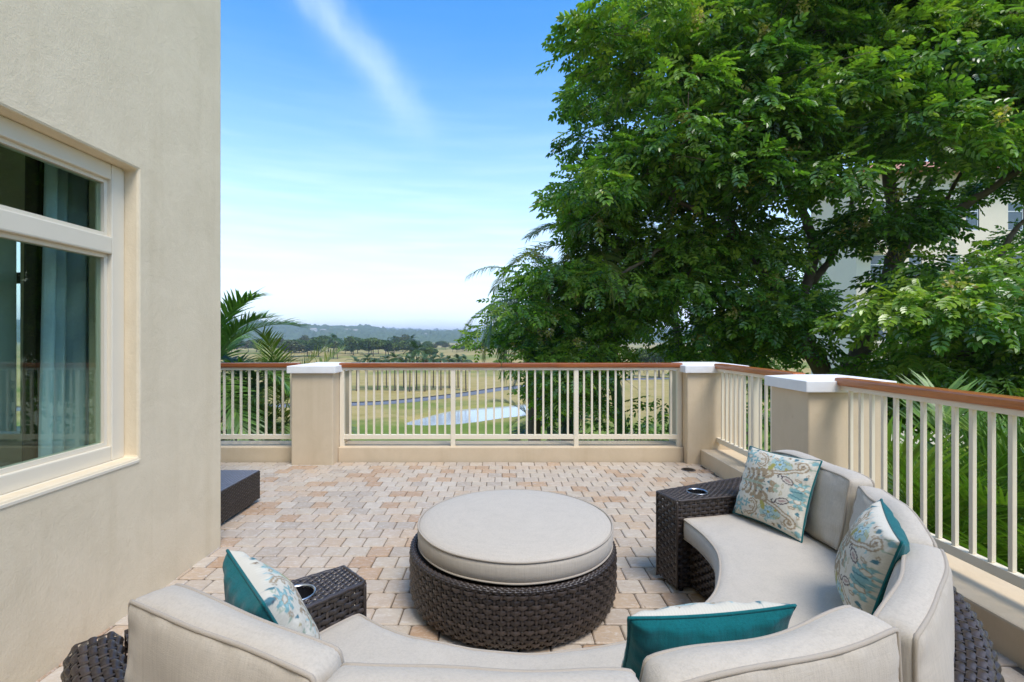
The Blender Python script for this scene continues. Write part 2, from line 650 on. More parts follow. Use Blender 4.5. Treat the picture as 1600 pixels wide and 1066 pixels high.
m = NT('hill_forest')
n1 = m.noise(.02, 5)
n2 = m.noise(.15, 4)
c = m.ramp(n2, [(.3, (.035, .060, .018)), (.55, (.085, .125, .036)), (.75, (.14, .16, .06))])
c = m.mix(m.ramp(n1, [(.62, (0, 0, 0)), (.75, (.6,) * 3)]), c, (.16, .14, .075))
m.set(color=c, rough=.95, spec=.05)
M['hill'] = m.m
ridge('hill', [(-600, 512), (0, 507), (200, 510), (330, 507), (375, 506), (392, 503.5), (405, 507), (416, 512), (440, 513), (458, 511.5), (475, 515), (494, 515), (512, 517.5), (530, 515.5), (552, 518.5), (576, 515.5), (600, 519), (615, 521.5), (640, 523.5), (656, 523), (690, 525), (711, 524.5), (752, 527), (900, 526), (1100, 523), (1300, 526), (2200, 522)], 1500, 520, 17, M['hill'], 3)
ridge('distant_hill', [(-600, 518), (300, 519), (500, 520), (600, 521), (680, 522.5), (730, 524), (800, 524.5), (1000, 522), (1400, 524), (2200, 520)], 3000, 700, 34, M['hill'], 5)

# ------------------------------------------------------------------ terrace
SX0, SX1, SY0, SY1 = -4.6, 2.14, -2.2, 5.36      # paved area
slab = MB().box(-4.9, 2.95, -2.4, 5.95, -.35, -.032).build('terrace_slab', M['stucco'])
slab['kind'] = 'structure'
base = MB().box(-4.8, 2.85, -2.4, 5.85, -6.4, -.352).build('terrace_base_wall', M['stucco'])
tag(base, 'stucco wall carrying the raised terrace above the garden', 'wall')
floor = MB().box(SX0, SX1 + .05, SY0, SY1 + .05, -.03, -.009).build('terrace_floor', M['joint'])
floor['kind'] = 'structure'

PW, PD, PJ = .1402, .1445, .0055
pav_meshes = []
for k in range(8):
    r = random.Random(k)
    hw, hd, ch = PW / 2 - PJ / 2, PD / 2 - PJ * .85, .006
    ring_ = []
    for (sx, sy) in ((-1, -1), (1, -1), (1, 1), (-1, 1)):
        cc = r.uniform(.004, .011)
        p1 = (sx * (hw - cc), sy * hd)
        p2 = (sx * hw, sy * (hd - cc))
        ring_ += [p1, p2] if sx * sy > 0 and False else ([p2, p1] if (sx, sy) in ((-1, -1), (1, 1)) else [p1, p2])
    # order: walk the outline counter-clockwise
    ring_.sort(key=lambda p: math.atan2(p[1], p[0]))
    jit = [(x + r.uniform(-.0013, .0013), y + r.uniform(-.0013, .0013)) for x, y in ring_]
    n = len(jit)
    v = [(x, y, -.02) for x, y in jit] + [(x, y, -.0045) for x, y in jit] + [(x * (1 - ch / hw * .8), y * (1 - ch / hd * .8), r.uniform(-.0006, .0006)) for x, y in jit]
    f = [(i, (i + 1) % n, n + (i + 1) % n, n + i) for i in range(n)] + [(n + i, n + (i + 1) % n, 2 * n + (i + 1) % n, 2 * n + i) for i in range(n)] + [tuple(range(2 * n, 3 * n))]
    me = mesh_from('paver', v, f)
    me.materials.append(M['paver'])
    pav_meshes.append((me, np.array(v), f))
SC = np.array((.08, 2.385))           # centre of the sofa's arc
OC = np.array((.055, 2.593))          # centre of the ottoman
cells = []
k0 = math.floor((SY0 - 2.447) / PD)
for k in range(k0, 60):
    y = 2.447 + (k + .5) * PD
    if y + PD / 2 > SY1 + .03:
        break
    if y < -1.9:
        continue
    ox = -.705 + (0 if k % 2 == 0 else PW / 2) + random.uniform(-.006, .006)
    j0 = math.floor((SX0 - ox) / PW)
    for j in range(j0 + 1, 60):
        x = ox + (j + .5) * PW
        if x + PW / 2 > SX1 + .045:
            break
        if y < 3.05 and x < -1.98:
            continue
        cells.append((x, y))


def paver_seen(x, y):
    if y < .6:
        return False
    px, py = CX + F * x / y, CY + F * EYE / y
    if px < -40 or px > 1640 or py > 1080:
        return False
    if x < -1.84 and (y < 3.2 or px < 345):
        return False
    if math.hypot(x - OC[0], y - OC[1]) < .48:
        return False
    rr, aa = math.hypot(x - SC[0], y - SC[1]), math.degrees(math.atan2(y - SC[1], x - SC[0]))
    if .95 < rr < 1.7 and -142 < aa < 25:
        return False
    return not (y < 1.6 and abs(x) < .9)


seen = sorted([c_ for c_ in cells if paver_seen(*c_)], key=lambda c_: c_[1])[:300]
seen_set = set(seen)
rp = random.Random(11)
for (x, y) in seen:
    me = rp.choice(pav_meshes)[0]
    link('paver', me, None, floor, (x, y, rp.uniform(-.0012, .0012)), (rp.uniform(-.004, .004), rp.uniform(-.004, .004), rp.uniform(-.008, .008) + rp.choice((0, math.pi))))
mb = MB()
for (x, y) in cells:
    if (x, y) in seen_set:
        continue
    _, v, f = rp.choice(pav_meshes)
    s = rp.choice((1, -1))
    v = v * (s, s, 1) + (x, y, rp.uniform(-.0012, .0012))
    mb.add(v, [np.array(f[:-1]), np.array([f[-1]])])
o = mb.build('paving', M['paver_stuff'], floor)
o['kind'] = 'stuff'

drain = thing('floor_drain', 'small round dark floor drain set in the pavers by the corner pillar', 'drain', (1.92, 5.02, 0))
a = np.linspace(0, 2 * math.pi, 28, endpoint=False)
mb = MB()
prof = [(.001, .0035), (.055, .0035), (.062, .006), (.068, .006), (.072, .001)]
G = np.stack([np.stack([r * np.cos(a), r * np.sin(a), np.full_like(a, z)], -1) for r, z in prof])
mb.grid(np.concatenate([G, G[:, :1]], 1))
mb.build('rim', plain('drain_metal', (.10, .09, .08), .5, .4, .2, 80, metal=.6), drain, smooth=True)
mb = MB()
for i in range(-3, 4):
    w = math.sqrt(max(.0, .052 ** 2 - (i * .014) ** 2))
    mb.box(-w, w, i * .014 - .003, i * .014 + .003, .004, .0075)
o = mb.build('grate', M['black_plastic'], drain)

# parapet curbs
def wallbox(name, label, x0, x1, y0, y1, z0, z1, mat=None, bevel=.012):
    o = MB().box(x0, x1, y0, y1, z0, z1).build(name, mat or M['stucco_in'], bevel=bevel)
    return tag(o, label, 'wall')


P1 = (-2.262, -1.815, 5.21, 5.80)
P2 = (2.0, 2.62, 5.26, 5.85)
P3 = (2.11, 2.66, 3.355, 3.82)
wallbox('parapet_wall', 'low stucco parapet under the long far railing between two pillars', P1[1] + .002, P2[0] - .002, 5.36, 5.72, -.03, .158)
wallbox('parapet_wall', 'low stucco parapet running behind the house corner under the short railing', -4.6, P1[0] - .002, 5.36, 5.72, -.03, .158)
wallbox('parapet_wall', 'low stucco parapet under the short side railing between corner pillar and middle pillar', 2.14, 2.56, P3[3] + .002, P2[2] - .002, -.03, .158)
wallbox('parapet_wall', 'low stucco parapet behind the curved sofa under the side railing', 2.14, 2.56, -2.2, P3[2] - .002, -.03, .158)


def pillar(label, b, capx=.035):
    x0, x1, y0, y1 = b
    t = thing('pillar', label, 'pillar', ((x0 + x1) / 2, (y0 + y1) / 2, 0), 'square terrace pillars')
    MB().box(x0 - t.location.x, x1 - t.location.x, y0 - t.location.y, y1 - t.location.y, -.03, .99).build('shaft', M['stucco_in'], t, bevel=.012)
    mb = MB()
    hx, hy, e = (x1 - x0) / 2, (y1 - y0) / 2, capx
    v = [(sx * (hx + q), sy * (hy + q), z) for q, z in ((e, .985), (e, 1.062), (-.12, 1.082)) for sx, sy in ((-1, -1), (1, -1), (1, 1), (-1, 1))]
    f = [np.array([(0, 3, 2, 1)] + [(l * 4 + i, l * 4 + (i + 1) % 4, l * 4 + 4 + (i + 1) % 4, l * 4 + 4 + i) for l in (0, 1) for i in range(4)] + [(8, 9, 10, 11)])]
    mb.add(v, f).build('cap', M['cap'], t, bevel=.006)
    return t


pillar('stucco pillar with white cap beside the house, between the two far railings', P1)
pillar('stucco corner pillar with white cap where far and side railings meet', P2)
pillar('stucco pillar with white cap right behind the patterned pillow and sofa end', P3)

# railings: axis 0 runs along X at Y=pos, axis 1 runs along Y at X=pos
def railing(label, axis, pos, a0, a1, posts, n_bal, wood, joints=()):
    t = thing('railing', label, 'railing', (pos if axis else (a0 + a1) / 2, (a0 + a1) / 2 if axis else pos, .158), 'terrace railings')
    lx, ly, lz = t.location

    def bx(name, s0, s1, w0, w1, z0, z1, mat, bev=0):
        mb = MB()
        if axis:
            mb.box(pos + w0 - lx, pos + w1 - lx, s0 - ly, s1 - ly, z0 - lz, z1 - lz)
        else:
            mb.box(s0 - lx, s1 - lx, pos + w0 - ly, pos + w1 - ly, z0 - lz, z1 - lz)
        return mb.build(name, mat, t, bevel=bev)
    cuts = [a0, *joints, a1]
    for c0, c1 in zip(cuts[:-1], cuts[1:]):
        bx('hand_rail', c0 + .0015, c1 - .0015, -.05, .05, 1.034, 1.086, wood, .013)
    bx('top_rail', a0, a1, -.027, .027, 1.004, 1.033, M['cream'], .003)
    bx('bottom_rail', a0, a1, -.022, .022, .236, .286, M['cream'], .003)
    for p in posts:
        bx('post', p - .025, p + .025, -.027, .0265, .156, 1.003, M['cream'], .004)
    ends = [a0] + sorted(posts) + [a1]
    proto = None
    for i in range(len(ends) - 1):
        s0, s1 = ends[i], ends[i + 1]
        nb = n_bal[i]
        for j in range(1, nb):
            p = s0 + (s1 - s0) * j / nb
            if proto is None:
                mb = MB().box(-.0105, .0105, -.0105, .0105, .287 - lz, 1.003 - lz)
                proto = mb.build('baluster', M['cream'], t, bevel=.002)
                ob = proto
            else:
                ob = link('baluster', proto.data, None, t)
            ob.location = (0, p - ly, 0) if axis else (p - lx, 0, 0)
    return t


RY = 5.43
X708, X900 = at(708, 0, RY)[0], at(900, 0, RY)[0]
railing('long cream railing with brown wooden handrail facing the golf course and pond', 0, RY, P1[1] + .001, P2[0] - .001, [P1[1] + .03, X708, X900, P2[0] - .03], [1, 14, 15, 13, 1], M['woodx'], (at(783, 0, RY)[0],))
railing('short cream railing with dark wooden handrail between house corner and pillar', 0, RY, -4.6, P1[0] - .001, [], [25], M['woodx'])
RX = 2.335
railing('short cream side railing with brown handrail between corner pillar and middle pillar', 1, RX, P3[3] + .001, P2[2] - .001, [4.5], [7, 8], M['woody'])
railing('cream side railing with brown wooden handrail running behind the curved sofa', 1, RX, -2.2, P3[2] - .001, [1.1], [36, 24], M['woody'])

# ------------------------------------------------------------------ house
XW, YC = -1.84, 3.186
WY0, WY1, WZ0, WZ1 = .35, 2.462, .752, 2.207
house = thing('house', 'tall beige stucco house with a large fixed window beside the terrace', 'house', (XW, YC, 0))
hx, hy, hz = house.location


def hpart(name, boxes, mat, parent=house, bevel=0, smooth=False):
    mb = MB()
    for b in boxes:
        mb.box(b[0] - hx, b[1] - hx, b[2] - hy, b[3] - hy, b[4] - hz, b[5] - hz)
    return mb.build(name, mat, parent, bevel=bevel, smooth=smooth)


HT = 10.8
T = .26
# terrace-side wall with the window opening, as one skin with a hole
ysl = [-8.0, WY0, WY1, YC]
zsl = [-6.3, WZ0, WZ1, HT]
v, f = [], []
for xx in (XW, XW - T):
    for y in ysl:
        for z in zsl:
            v.append((xx - hx, y - hy, z - hz))
def vid(side, i, j):
    return side * 16 + i * 4 + j
for i in range(3):
    for j in range(3):
        if (i, j) == (1, 1):
            continue
        f.append((vid(0, i, j), vid(0, i + 1, j), vid(0, i + 1, j + 1), vid(0, i, j + 1)))
        f.append((vid(1, i, j), vid(1, i, j + 1), vid(1, i + 1, j + 1), vid(1, i + 1, j)))
hole = [(1, 1), (2, 1), (2, 2), (1, 2)]
for k in range(4):
    p, q = hole[k], hole[(k + 1) % 4]
    f.append((vid(0, *q), vid(0, *p), vid(1, *p), vid(1, *q)))
edge = [(0, 0), (1, 0), (2, 0), (3, 0), (3, 1), (3, 2), (3, 3), (2, 3), (1, 3), (0, 3), (0, 2), (0, 1)]
for k in range(12):
    p, q = edge[k], edge[(k + 1) % 12]
    f.append((vid(0, *p), vid(0, *q), vid(1, *q), vid(1, *p)))
me = mesh_from('terrace_wall', v, f)
bm = bmesh.new()
bm.from_mesh(me)
bmesh.ops.recalc_face_normals(bm, faces=bm.faces[:])
bm.to_mesh(me)
bm.free()
tw = link('terrace_wall', me, M['stucco'], house)
bv = tw.modifiers.new('soft_edges', 'BEVEL')
bv.width = .012
bv.segments = 2
bv.limit_method = 'ANGLE'
EX0, EX1, EZ0, EZ1 = -4.3, -2.90, .78, 2.02
hpart('end_wall', [(-9, EX0, YC - T, YC - .003, -6.3, HT), (EX1, XW - T - .002, YC - T, YC - .003, -6.3, HT), (EX0, EX1, YC - T, YC - .003, -6.3, EZ0), (EX0, EX1, YC - T, YC - .003, EZ1, HT)], M['stucco'])
hpart('unseen_rear_wall', [(XW + .002, 4.0, -2.75, -2.45, -6.3, 3.0)], M['stucco'])  # unseen wall behind the camera, put in for shading, then kept low
hpart('roof', [(-9.3, XW + .35, -8.3, YC + .35, HT + .002, HT + .25)], M['cap'])
# interior
M['room'] = plain('room_paint', (.62, .66, .60), .8, .2, .03, 6)
hpart('room_ceiling', [(-7, XW - T - .002, -6, YC - T - .002, 2.65, 2.7)], M['room'])
hpart('room_floor', [(-7, XW - T - .002, -6, YC - T - .002, -.05, 0)], plain('room_floor_tile', (.30, .26, .21), .35, .4, .1, 5))
hpart('room_wall', [(-7.1, -7, -6, YC - T - .002, .002, 2.648)], M['room'])
dark = plain('dark_trim', (.06, .05, .035), .5, .4)
ew = hpart('end_window', [(EX0, EX1, YC - .16, YC - .11, 1.70, 1.765)], dark)
hpart('frame', [(EX1 - .05, EX1 - .001, YC - .16, YC - .11, EZ0, 1.699)], dark, ew)
bmat = NT('added_blind_fabric')
bmat.set(color=(.72, .76, .70), rough=.9, spec=.1)
tl_ = bmat.n('BsdfTranslucent', {'Color': (.72, .78, .70, 1)})
mx_ = bmat.n('MixShader', {0: .6})
bmat.t.links.new(bmat.b.outputs[0], mx_.inputs[1])
bmat.t.links.new(tl_.outputs[0], mx_.inputs[2])
bmat.t.links.new(mx_.outputs[0], bmat.out.inputs['Surface'])
bd = MB().box(EX0 - .05, -2.897, YC - T - .03, YC - T - .026, .80, 2.1).build('added_blind', bmat.m)  # added blind, glows with daylight from behind in place of a pale wall
tag(bd, 'added pale blind, lit from behind to stand for a pale wall behind the big window glass', 'blind')
# window: frame, transom, panes, sill
FX0, FX1 = XW - .145, XW - .072
win = hpart('window', [(FX0, FX1, WY1 - .08, WY1 - .001, WZ0 + .001, WZ1 - .001)], M['frame'], bevel=.006)
hpart('frame', [(FX0, FX1, WY0 + .001, WY0 + .08, WZ0 + .001, WZ1 - .001)], M['frame'], win, .006)
hpart('frame', [(FX0, FX1 - .002, WY0 + .081, WY1 - .081, WZ1 - .078, WZ1 - .001)], M['frame'], win, .006)
hpart('frame', [(FX0, FX1 - .002, WY0 + .081, WY1 - .081, WZ0 + .001, WZ0 + .075)], M['frame'], win, .006)
TZ0, TZ1 = 1.765, 1.85
hpart('transom', [(FX0, FX1 + .004, WY0 + .081, WY1 - .081, TZ0, TZ1)], M['frame'], win, .008)
# inner beads
for z0, z1 in ((WZ0 + .076, TZ0 - .001), (TZ1 + .001, WZ1 - .079)):
    for q in ((WY1 - .100, WY1 - .0805, z0, z1), (WY0 + .0805, WY0 + .1, z0, z1), (WY0 + .101, WY1 - .101, z0, z0 + .018), (WY0 + .101, WY1 - .101, z1 - .018, z1)):
        hpart('glazing_bead', [(FX0 + .01, FX1 - .022, *q)], M['frame'], win)
m = NT('tinted_glass')
gl = m.n('BsdfGlossy', {'Color': (.9, 1, .95, 1), 'Roughness': .01})
tr = m.n('BsdfTransparent', {'Color': (.80, .90, .85, 1)})
geo = m.n('NewGeometry')
dt = m.n('VectorMath', operation='DOT_PRODUCT')
m.t.links.new(geo.outputs['Incoming'], dt.inputs[0])
m.t.links.new(geo.outputs['Normal'], dt.inputs[1])
fz = m.math('POWER', m.math('SUBTRACT', 1.0, m.math('ABSOLUTE', dt.outputs['Value'])), 4.0)
mx = m.n('MixShader', {0: m.math('ADD', m.math('MULTIPLY', fz, .9), .05)})
m.t.links.new(tr.outputs[0], mx.inputs[1])
m.t.links.new(gl.outputs[0], mx.inputs[2])
m.t.links.new(mx.outputs[0], m.out.inputs['Surface'])
M['glass'] = m.m
for z0, z1 in ((WZ0 + .08, TZ0 - .004), (TZ1 + .004, WZ1 - .085)):
    hpart('pane', [(FX0 + .03, FX0 + .036, WY0 + .085, WY1 - .085, z0, z1)], M['glass'], win)
v = [(XW - .075, WY0 + .002, WZ0 + .0015), (XW + .004, WY0 + .002, WZ0 - .012), (XW + .004, WY1 - .002, WZ0 - .012), (XW - .075, WY1 - .002, WZ0 + .0015)]
v = [tuple(np.array(p) - (hx, hy, hz)) for p in v] + [tuple(np.array(p) - (hx, hy, hz) + (0, 0, -.012)) for p in v]
sill = MB().add(v, np.array([(0, 1, 2, 3), (1, 5, 6, 2), (4, 7, 6, 5), (0, 4, 5, 1), (3, 2, 6, 7), (0, 3, 7, 4)])).build('sill', M['frame'], win)


def curtain(name, label, x, y0, y1, z0, z1, amp, waves, mat):
    n = 90
    yy = np.linspace(y0, y1, n)
    rows = []
    for z in np.linspace(z0, z1, 8):
        k = (z - z0) / (z1 - z0)
        ph = np.linspace(0, waves * 2 * math.pi, n)
        pinch = 1 - .12 * k
        yc = y1 + (yy - y1) * (1.06 - .12 * k)
        rows.append(np.stack([x + amp * pinch * np.sin(ph) + .02 * np.sin(ph * .37 + 1), yc, np.full(n, z)], -1))
    G = np.stack(rows)
    o = MB().grid(G).build(name, mat, smooth=True)
    sm = o.modifiers.new('thickness', 'SOLIDIFY')
    sm.thickness = .004
    return tag(o, label, 'curtain')


curtain('curtain', 'pale blue grey pleated curtain hanging behind the window beside the frame', -2.19, 2.29, 2.78, .04, 2.6, .035, 5, fabric_mat('curtain_blue_grey', (.58, .66, .70), .08))
curtain('curtain', 'brown curtain hanging behind the blue grey one inside the window', -2.34, 2.36, 2.60, .04, 2.6, .04, 4, fabric_mat('curtain_brown', (.10, .08, .055), .1))

# ------------------------------------------------------------------ wicker weaving


def weave(P, U, V, pu, pv, amp=.0035, cover=.90, phase=0, closed=False):
    """woven ribbons over the surface P(u, v) -> (position, normal); real strands, one ribbon per row and per stake"""
    mb = MB()
    nst = max(2, int(round(U / pu)))
    if closed and nst % 2:
        nst += 1
    pu = U / nst
    nrow = max(1, int(round(V / pv)))
    pv = V / nrow
    nu = nst * 4 + 1
    u = np.linspace(0, U, nu)
    for j in range(nrow):
        v0 = (j + .5) * pv
        off = amp * np.cos(math.pi * u / pu + math.pi * (j + phase))
        rows = []
        for dv, dn in ((-.5, -.0022), (-.25, .0004), (0, .0010), (.25, .0004), (.5, -.0022)):
            p, n = P(u, np.full(nu, v0 + dv * pv * cover))
            rows.append(p + n * (off + dn)[:, None])
        mb.grid(np.stack(rows))
    vv = np.linspace(0, V, max(2, nrow + 1))
    for k in range(nst + (0 if closed else 1)):
        uk = k * pu
        rows = []
        for du, dn in ((-.17, -.0015), (0, .0012), (.17, -.0015)):
            p, n = P(np.clip(np.full(len(vv), uk + du * pu), 0 if not closed else -1, U), vv)
            rows.append(p + n * (dn - .0002))
        mb.grid(np.stack(rows)[::-1])
    return mb


def quadP(a, b, c, d):
    """planar patch: a->b along u, a->d along v"""
    a, b, c, d = [np.asarray(x, float) for x in (a, b, c, d)]
    U = .5 * (np.linalg.norm(b - a) + np.linalg.norm(c - d))
    V = .5 * (np.linalg.norm(d - a) + np.linalg.norm(c - b))
    n = np.cross(b - a, d - a)
    n /= np.linalg.norm(n)

    def P(u, v):
        s, t = (u / U)[:, None], (v / V)[:, None]
        p = a * (1 - s) * (1 - t) + b * s * (1 - t) + c * s * t + d * (1 - s) * t
        return p, np.broadcast_to(n, p.shape)
    return P, U, V


def profP(prof, ang0, ang1, centre, closed=False):
    """surface of revolution: u along the arc, v along the profile [(R, z)...]; normal points away from the profile's left"""
    pr = np.array(prof, float)
    sl = np.concatenate([[0], np.cumsum(np.linalg.norm(np.diff(pr, axis=0), axis=1))])
    V = sl[-1]
    Rm = pr[:, 0].max()
    U = Rm * abs(ang1 - ang0)
    tg = np.gradient(pr, sl, axis=0)

    def P(u, v):
        a = ang0 + (ang1 - ang0) * u / U
        r, z = np.interp(v, sl, pr[:, 0]), np.interp(v, sl, pr[:, 1])
        tr_, tz = np.interp(v, sl, tg[:, 0]), np.interp(v, sl, tg[:, 1])
        L = np.hypot(tr_, tz) + 1e-9
        nr, nz_ = tz / L, -tr_ / L
        p = np.stack([centre[0] + r * np.cos(a), centre[1] + r * np.sin(a), z], -1)
        n = np.stack([nr * np.cos(a), nr * np.sin(a), nz_], -1)
        return p, n
    return P, U, V


def rev_grid(prof, centre, n=96, a0=0, a1=2 * math.pi):
    a = np.linspace(a0, a1, n + 1)
    return np.stack([np.stack([centre[0] + r * np.cos(a), centre[1] + r * np.sin(a), np.full_like(a, z)], -1) for r, z in prof], 1)


# ------------------------------------------------------------------ ottoman
ott = thing('ottoman', 'large round dark wicker ottoman with a cream cushion in front of the sofa', 'ottoman', (OC[0], OC[1], 0))
prof = [(.505, .016), (.522, .036), (.532, .066), (.536, .10), (.536, .262)]
P, U, V = profP(prof, 0, 2 * math.pi, (0, 0))
o = weave(P, U, V, .030, .0205, .0052, closed=True).build('wicker_side', M['wicker'], ott, smooth=True)
o['kind'] = 'stuff'
mb = MB().grid(rev_grid([(.02, .02), (.49, .02), (.513, .036), (.524, .066), (.528, .10), (.529, .266), (.49, .268), (.02, .268)], (0, 0)))
mb.build('body', M['wicker_core'], ott, smooth=True)
tor = [(.520 + .017 * math.cos(t), .272 + .015 * math.sin(t)) for t in np.linspace(-.9, 3.6, 9)]
P, U, V = profP(tor, 0, 2 * math.pi, (0, 0))
o = weave(P, U, V, .016, .012, .0022, cover=1.0, closed=True).build('braided_rim', M['wicker'], ott, smooth=True)
o['kind'] = 'stuff'
for k in range(4):
    a = math.pi / 4 + k * math.pi / 2
    G = rev_grid([(.001, 0), (.02, 0), (.022, .022), (.001, .022)], (.42 * math.cos(a), .42 * math.sin(a)), 12)
    MB().grid(G).build('foot', M['black_plastic'], ott, smooth=True)
CO = (.012, 0)
prof = [(.01, .285), (.46, .286), (.494, .292), (.506, .305), (.511, .335), (.512, .365), (.507, .384), (.495, .394), (.46, .405), (.38, .417), (.25, .426), (.10, .429), (.0005, .430)]
cush = MB().grid(rev_grid(prof, CO, 128)).build('cushion', M['fabric'], ott, smooth=True)
for z, r in ((.3905, .508), (.2985, .5055)):
    a = np.linspace(0, 2 * math.pi, 128, endpoint=False)
    MB().tube(np.stack([CO[0] + r * np.cos(a), CO[1] + r * np.sin(a), np.full_like(a, z) + .0008 * np.sin(a * 9)], -1), .0048, 7, True).build('piping', M['piping'], cush, smooth=True)

# ------------------------------------------------------------------ sofa
A0, A1 = R_(-130.4), R_(13.1)          # seat arc
E0, E1 = R_(-141.2), R_(24.5)          # with the two end consoles
sofa = thing('curved_sofa', 'curved dark wicker sectional sofa with cream cushions around the ottoman', 'sofa', (SC[0], SC[1], 0))


def polar(r, a, z):
    return np.array((r * math.cos(a), r * math.sin(a), z))


shell = [(1.655, .03), (1.66, .12), (1.66, .44), (1.652, .475), (1.63, .496), (1.56, .500), (1.538, .490), (1.530, .46)]
P, U, V = profP(shell, E0, E1, (0, 0))
o = weave(P, U, V, .030, .021, .004).build('back_shell_weave', M['wicker'], sofa, smooth=True)
o['kind'] = 'stuff'
MB().grid(rev_grid([(1.53, .03), (1.648, .03), (1.652, .12), (1.652, .44), (1.644, .47), (1.625, .488), (1.56, .492), (1.536, .482), (1.528, .40), (1.53, .03)], (0, 0), 90, E0 + .004, E1 - .004)).build('back_shell', M['wicker_core'], sofa, smooth=True)
P, U, V = profP([(.955, .03), (.955, .275)], A1, A0, (0, 0))
o = weave(P, U, V, .030, .021, .004).build('seat_base_weave', M['wicker'], sofa, smooth=True)
o['kind'] = 'stuff'
MB().grid(rev_grid([(1.52, .28), (.966, .28), (.966, .03), (1.52, .03)], (0, 0), 80, A0 + .002, A1 - .002)).build('seat_base', M['wicker_core'], sofa)


def console(a_in, a_out, side):
    """wedge-shaped arm with a cup holder; a_in is the side against the seat"""
    r0, r1, zt = .872, 1.527, .49
    lo = min(a_in, a_out)
    hi = max(a_in, a_out)
    c = [polar(r0, lo, 0), polar(r1, lo, 0), polar(r1, hi, 0), polar(r0, hi, 0)]
    zz = lambda p, z: np.array((p[0], p[1], z))
    core = MB().prism([(p[0] * .995 + .0, p[1] * .995) for p in [polar(r0 + .016, lo + .006, 0), polar(r1, lo + .006, 0), polar(r1, hi - .006, 0), polar(r0 + .016, hi - .006, 0)]], .025, zt - .10)
    con = core.build('arm_console', M['wicker_core'], sofa)
    faces = [(c[3], c[0], 'inner'), (c[0], c[1], 'side'), (c[2], c[3], 'side')]
    for a_, b_, _ in faces:
        P, U, V = quadP(zz(a_, .025), zz(b_, .025), zz(b_, zt - .004), zz(a_, zt - .004))
        o = weave(P, U, V, .028, .0205, .004).build('console_weave', M['wicker'], con, smooth=True)
        o['kind'] = 'stuff'
    # top, cut round the cup holder by leaving the strands out under the cup rim
    P, U, V = quadP(zz(c[0], zt), zz(c[1], zt), zz(c[2], zt), zz(c[3], zt))
    rc, ac = .872 + .20, (lo + hi) / 2
    cc = polar(rc, ac, 0)
    wv = weave(P, U, V, .021, .0145, .003)
    vv_ = np.concatenate(wv.v)
    wv.f = [f_[np.hypot(*(vv_[f_].mean(1)[:, :2] - cc[:2]).T) > .050] for f_ in wv.f]
    wv.f = [f_ for f_ in wv.f if len(f_)]
    o = wv.build('console_top_weave', M['wicker'], con, smooth=True)
    o['kind'] = 'stuff'
    for p, q in ((c[3], c[0]), (c[0], c[1]), (c[2], c[3])):
        pts = np.linspace(zz(p, zt - .002), zz(q, zt - .002), 40)
        MB().tube(pts + rng.normal(0, .0006, pts.shape), .0075, 7).build('edge_strand', M['wicker'], con, smooth=True)
    for ce in (c[0], c[3]):
        pts = np.linspace(zz(ce, .02), zz(ce, zt - .004), 24)
        MB().tube(pts, .007, 7).build('edge_strand', M['wicker'], con, smooth=True)
    cup = MB().grid(rev_grid([(.056, zt + .001), (.0585, zt + .0065), (.0545, zt + .007), (.051, zt + .002)], cc, 40))
    cup.build('cup_holder_rim', M['steel'], con, smooth=True)
    MB().grid(rev_grid([(.0512, zt + .003), (.047, zt - .088), (.001, zt - .088)], cc, 40)).build('cup_holder_well', M['black_plastic'], con, smooth=True)
    for p in (c[0], c[3]):
        d = np.array((0, 0, 0.0)) - np.array((p[0], p[1], 0))
        q = p * 1.045
        qa = polar(np.hypot(q[0], q[1]), (lo + hi) / 2 + (math.atan2(p[1], p[0]) - (lo + hi) / 2 if abs(math.atan2(p[1], p[0]) - (lo + hi) / 2) < 1 else 0) * .7, 0)
        MB().grid(rev_grid([(.001, 0), (.014, 0), (.016, .026), (.001, .026)], qa, 12)).build('foot', M['black_plastic'], con, smooth=True)


console(A1 + .004, E1, 1)
console(A0 - .004, E0, -1)


def cushion_mesh(Lx, Ly, Lz, r, puff_f, puff_b, mapf, nx=28, ny=14, nz=4, wr=0.0, seed=0):
    """rounded, puffed box in local (x, y, z); mapf takes (N,3) to object space"""
    V, Fq = [], []
    base = 0

    def face(ax, sgn, na, nb):
        nonlocal base
        a, b = np.meshgrid(np.linspace(-1, 1, na), np.linspace(-1, 1, nb), indexing='ij')
        a = np.sign(a) * np.abs(a) ** .85
        b = np.sign(b) * np.abs(b) ** .85
        c_ = np.full_like(a, sgn)
        comp = [None] * 3
        o1, o2 = [i for i in range(3) if i != ax]
        comp[ax], comp[o1], comp[o2] = c_, a, b
        G = np.stack(comp, -1).reshape(-1, 3)
        i = np.arange(na * nb).reshape(na, nb) + base
        q = np.stack([i[:-1, :-1], i[1:, :-1], i[1:, 1:], i[:-1, 1:]], -1).reshape(-1, 4)
        if (sgn > 0) == (ax == 1):
            q = q[:, ::-1]
        V.append(G)
        Fq.append(q)
        base += na * nb
    for sgn in (-1, 1):
        face(2, sgn, nx, ny)
        face(1, sgn, nx, nz)
        face(0, sgn, ny, nz)
    G = np.concatenate(V)
    pos_ = shape_box(G, Lx, Ly, Lz, r, puff_f, puff_b, wr, seed)
    v = mapf(pos_)
    me = mesh_from('cushion', v, [np.concatenate(Fq)], smooth=True)
    bm = bmesh.new()
    bm.from_mesh(me)
    bmesh.ops.remove_doubles(bm, verts=bm.verts[:], dist=.0008)
    bmesh.ops.recalc_face_normals(bm, faces=bm.faces[:])
    bm.to_mesh(me)
    bm.free()
    return me


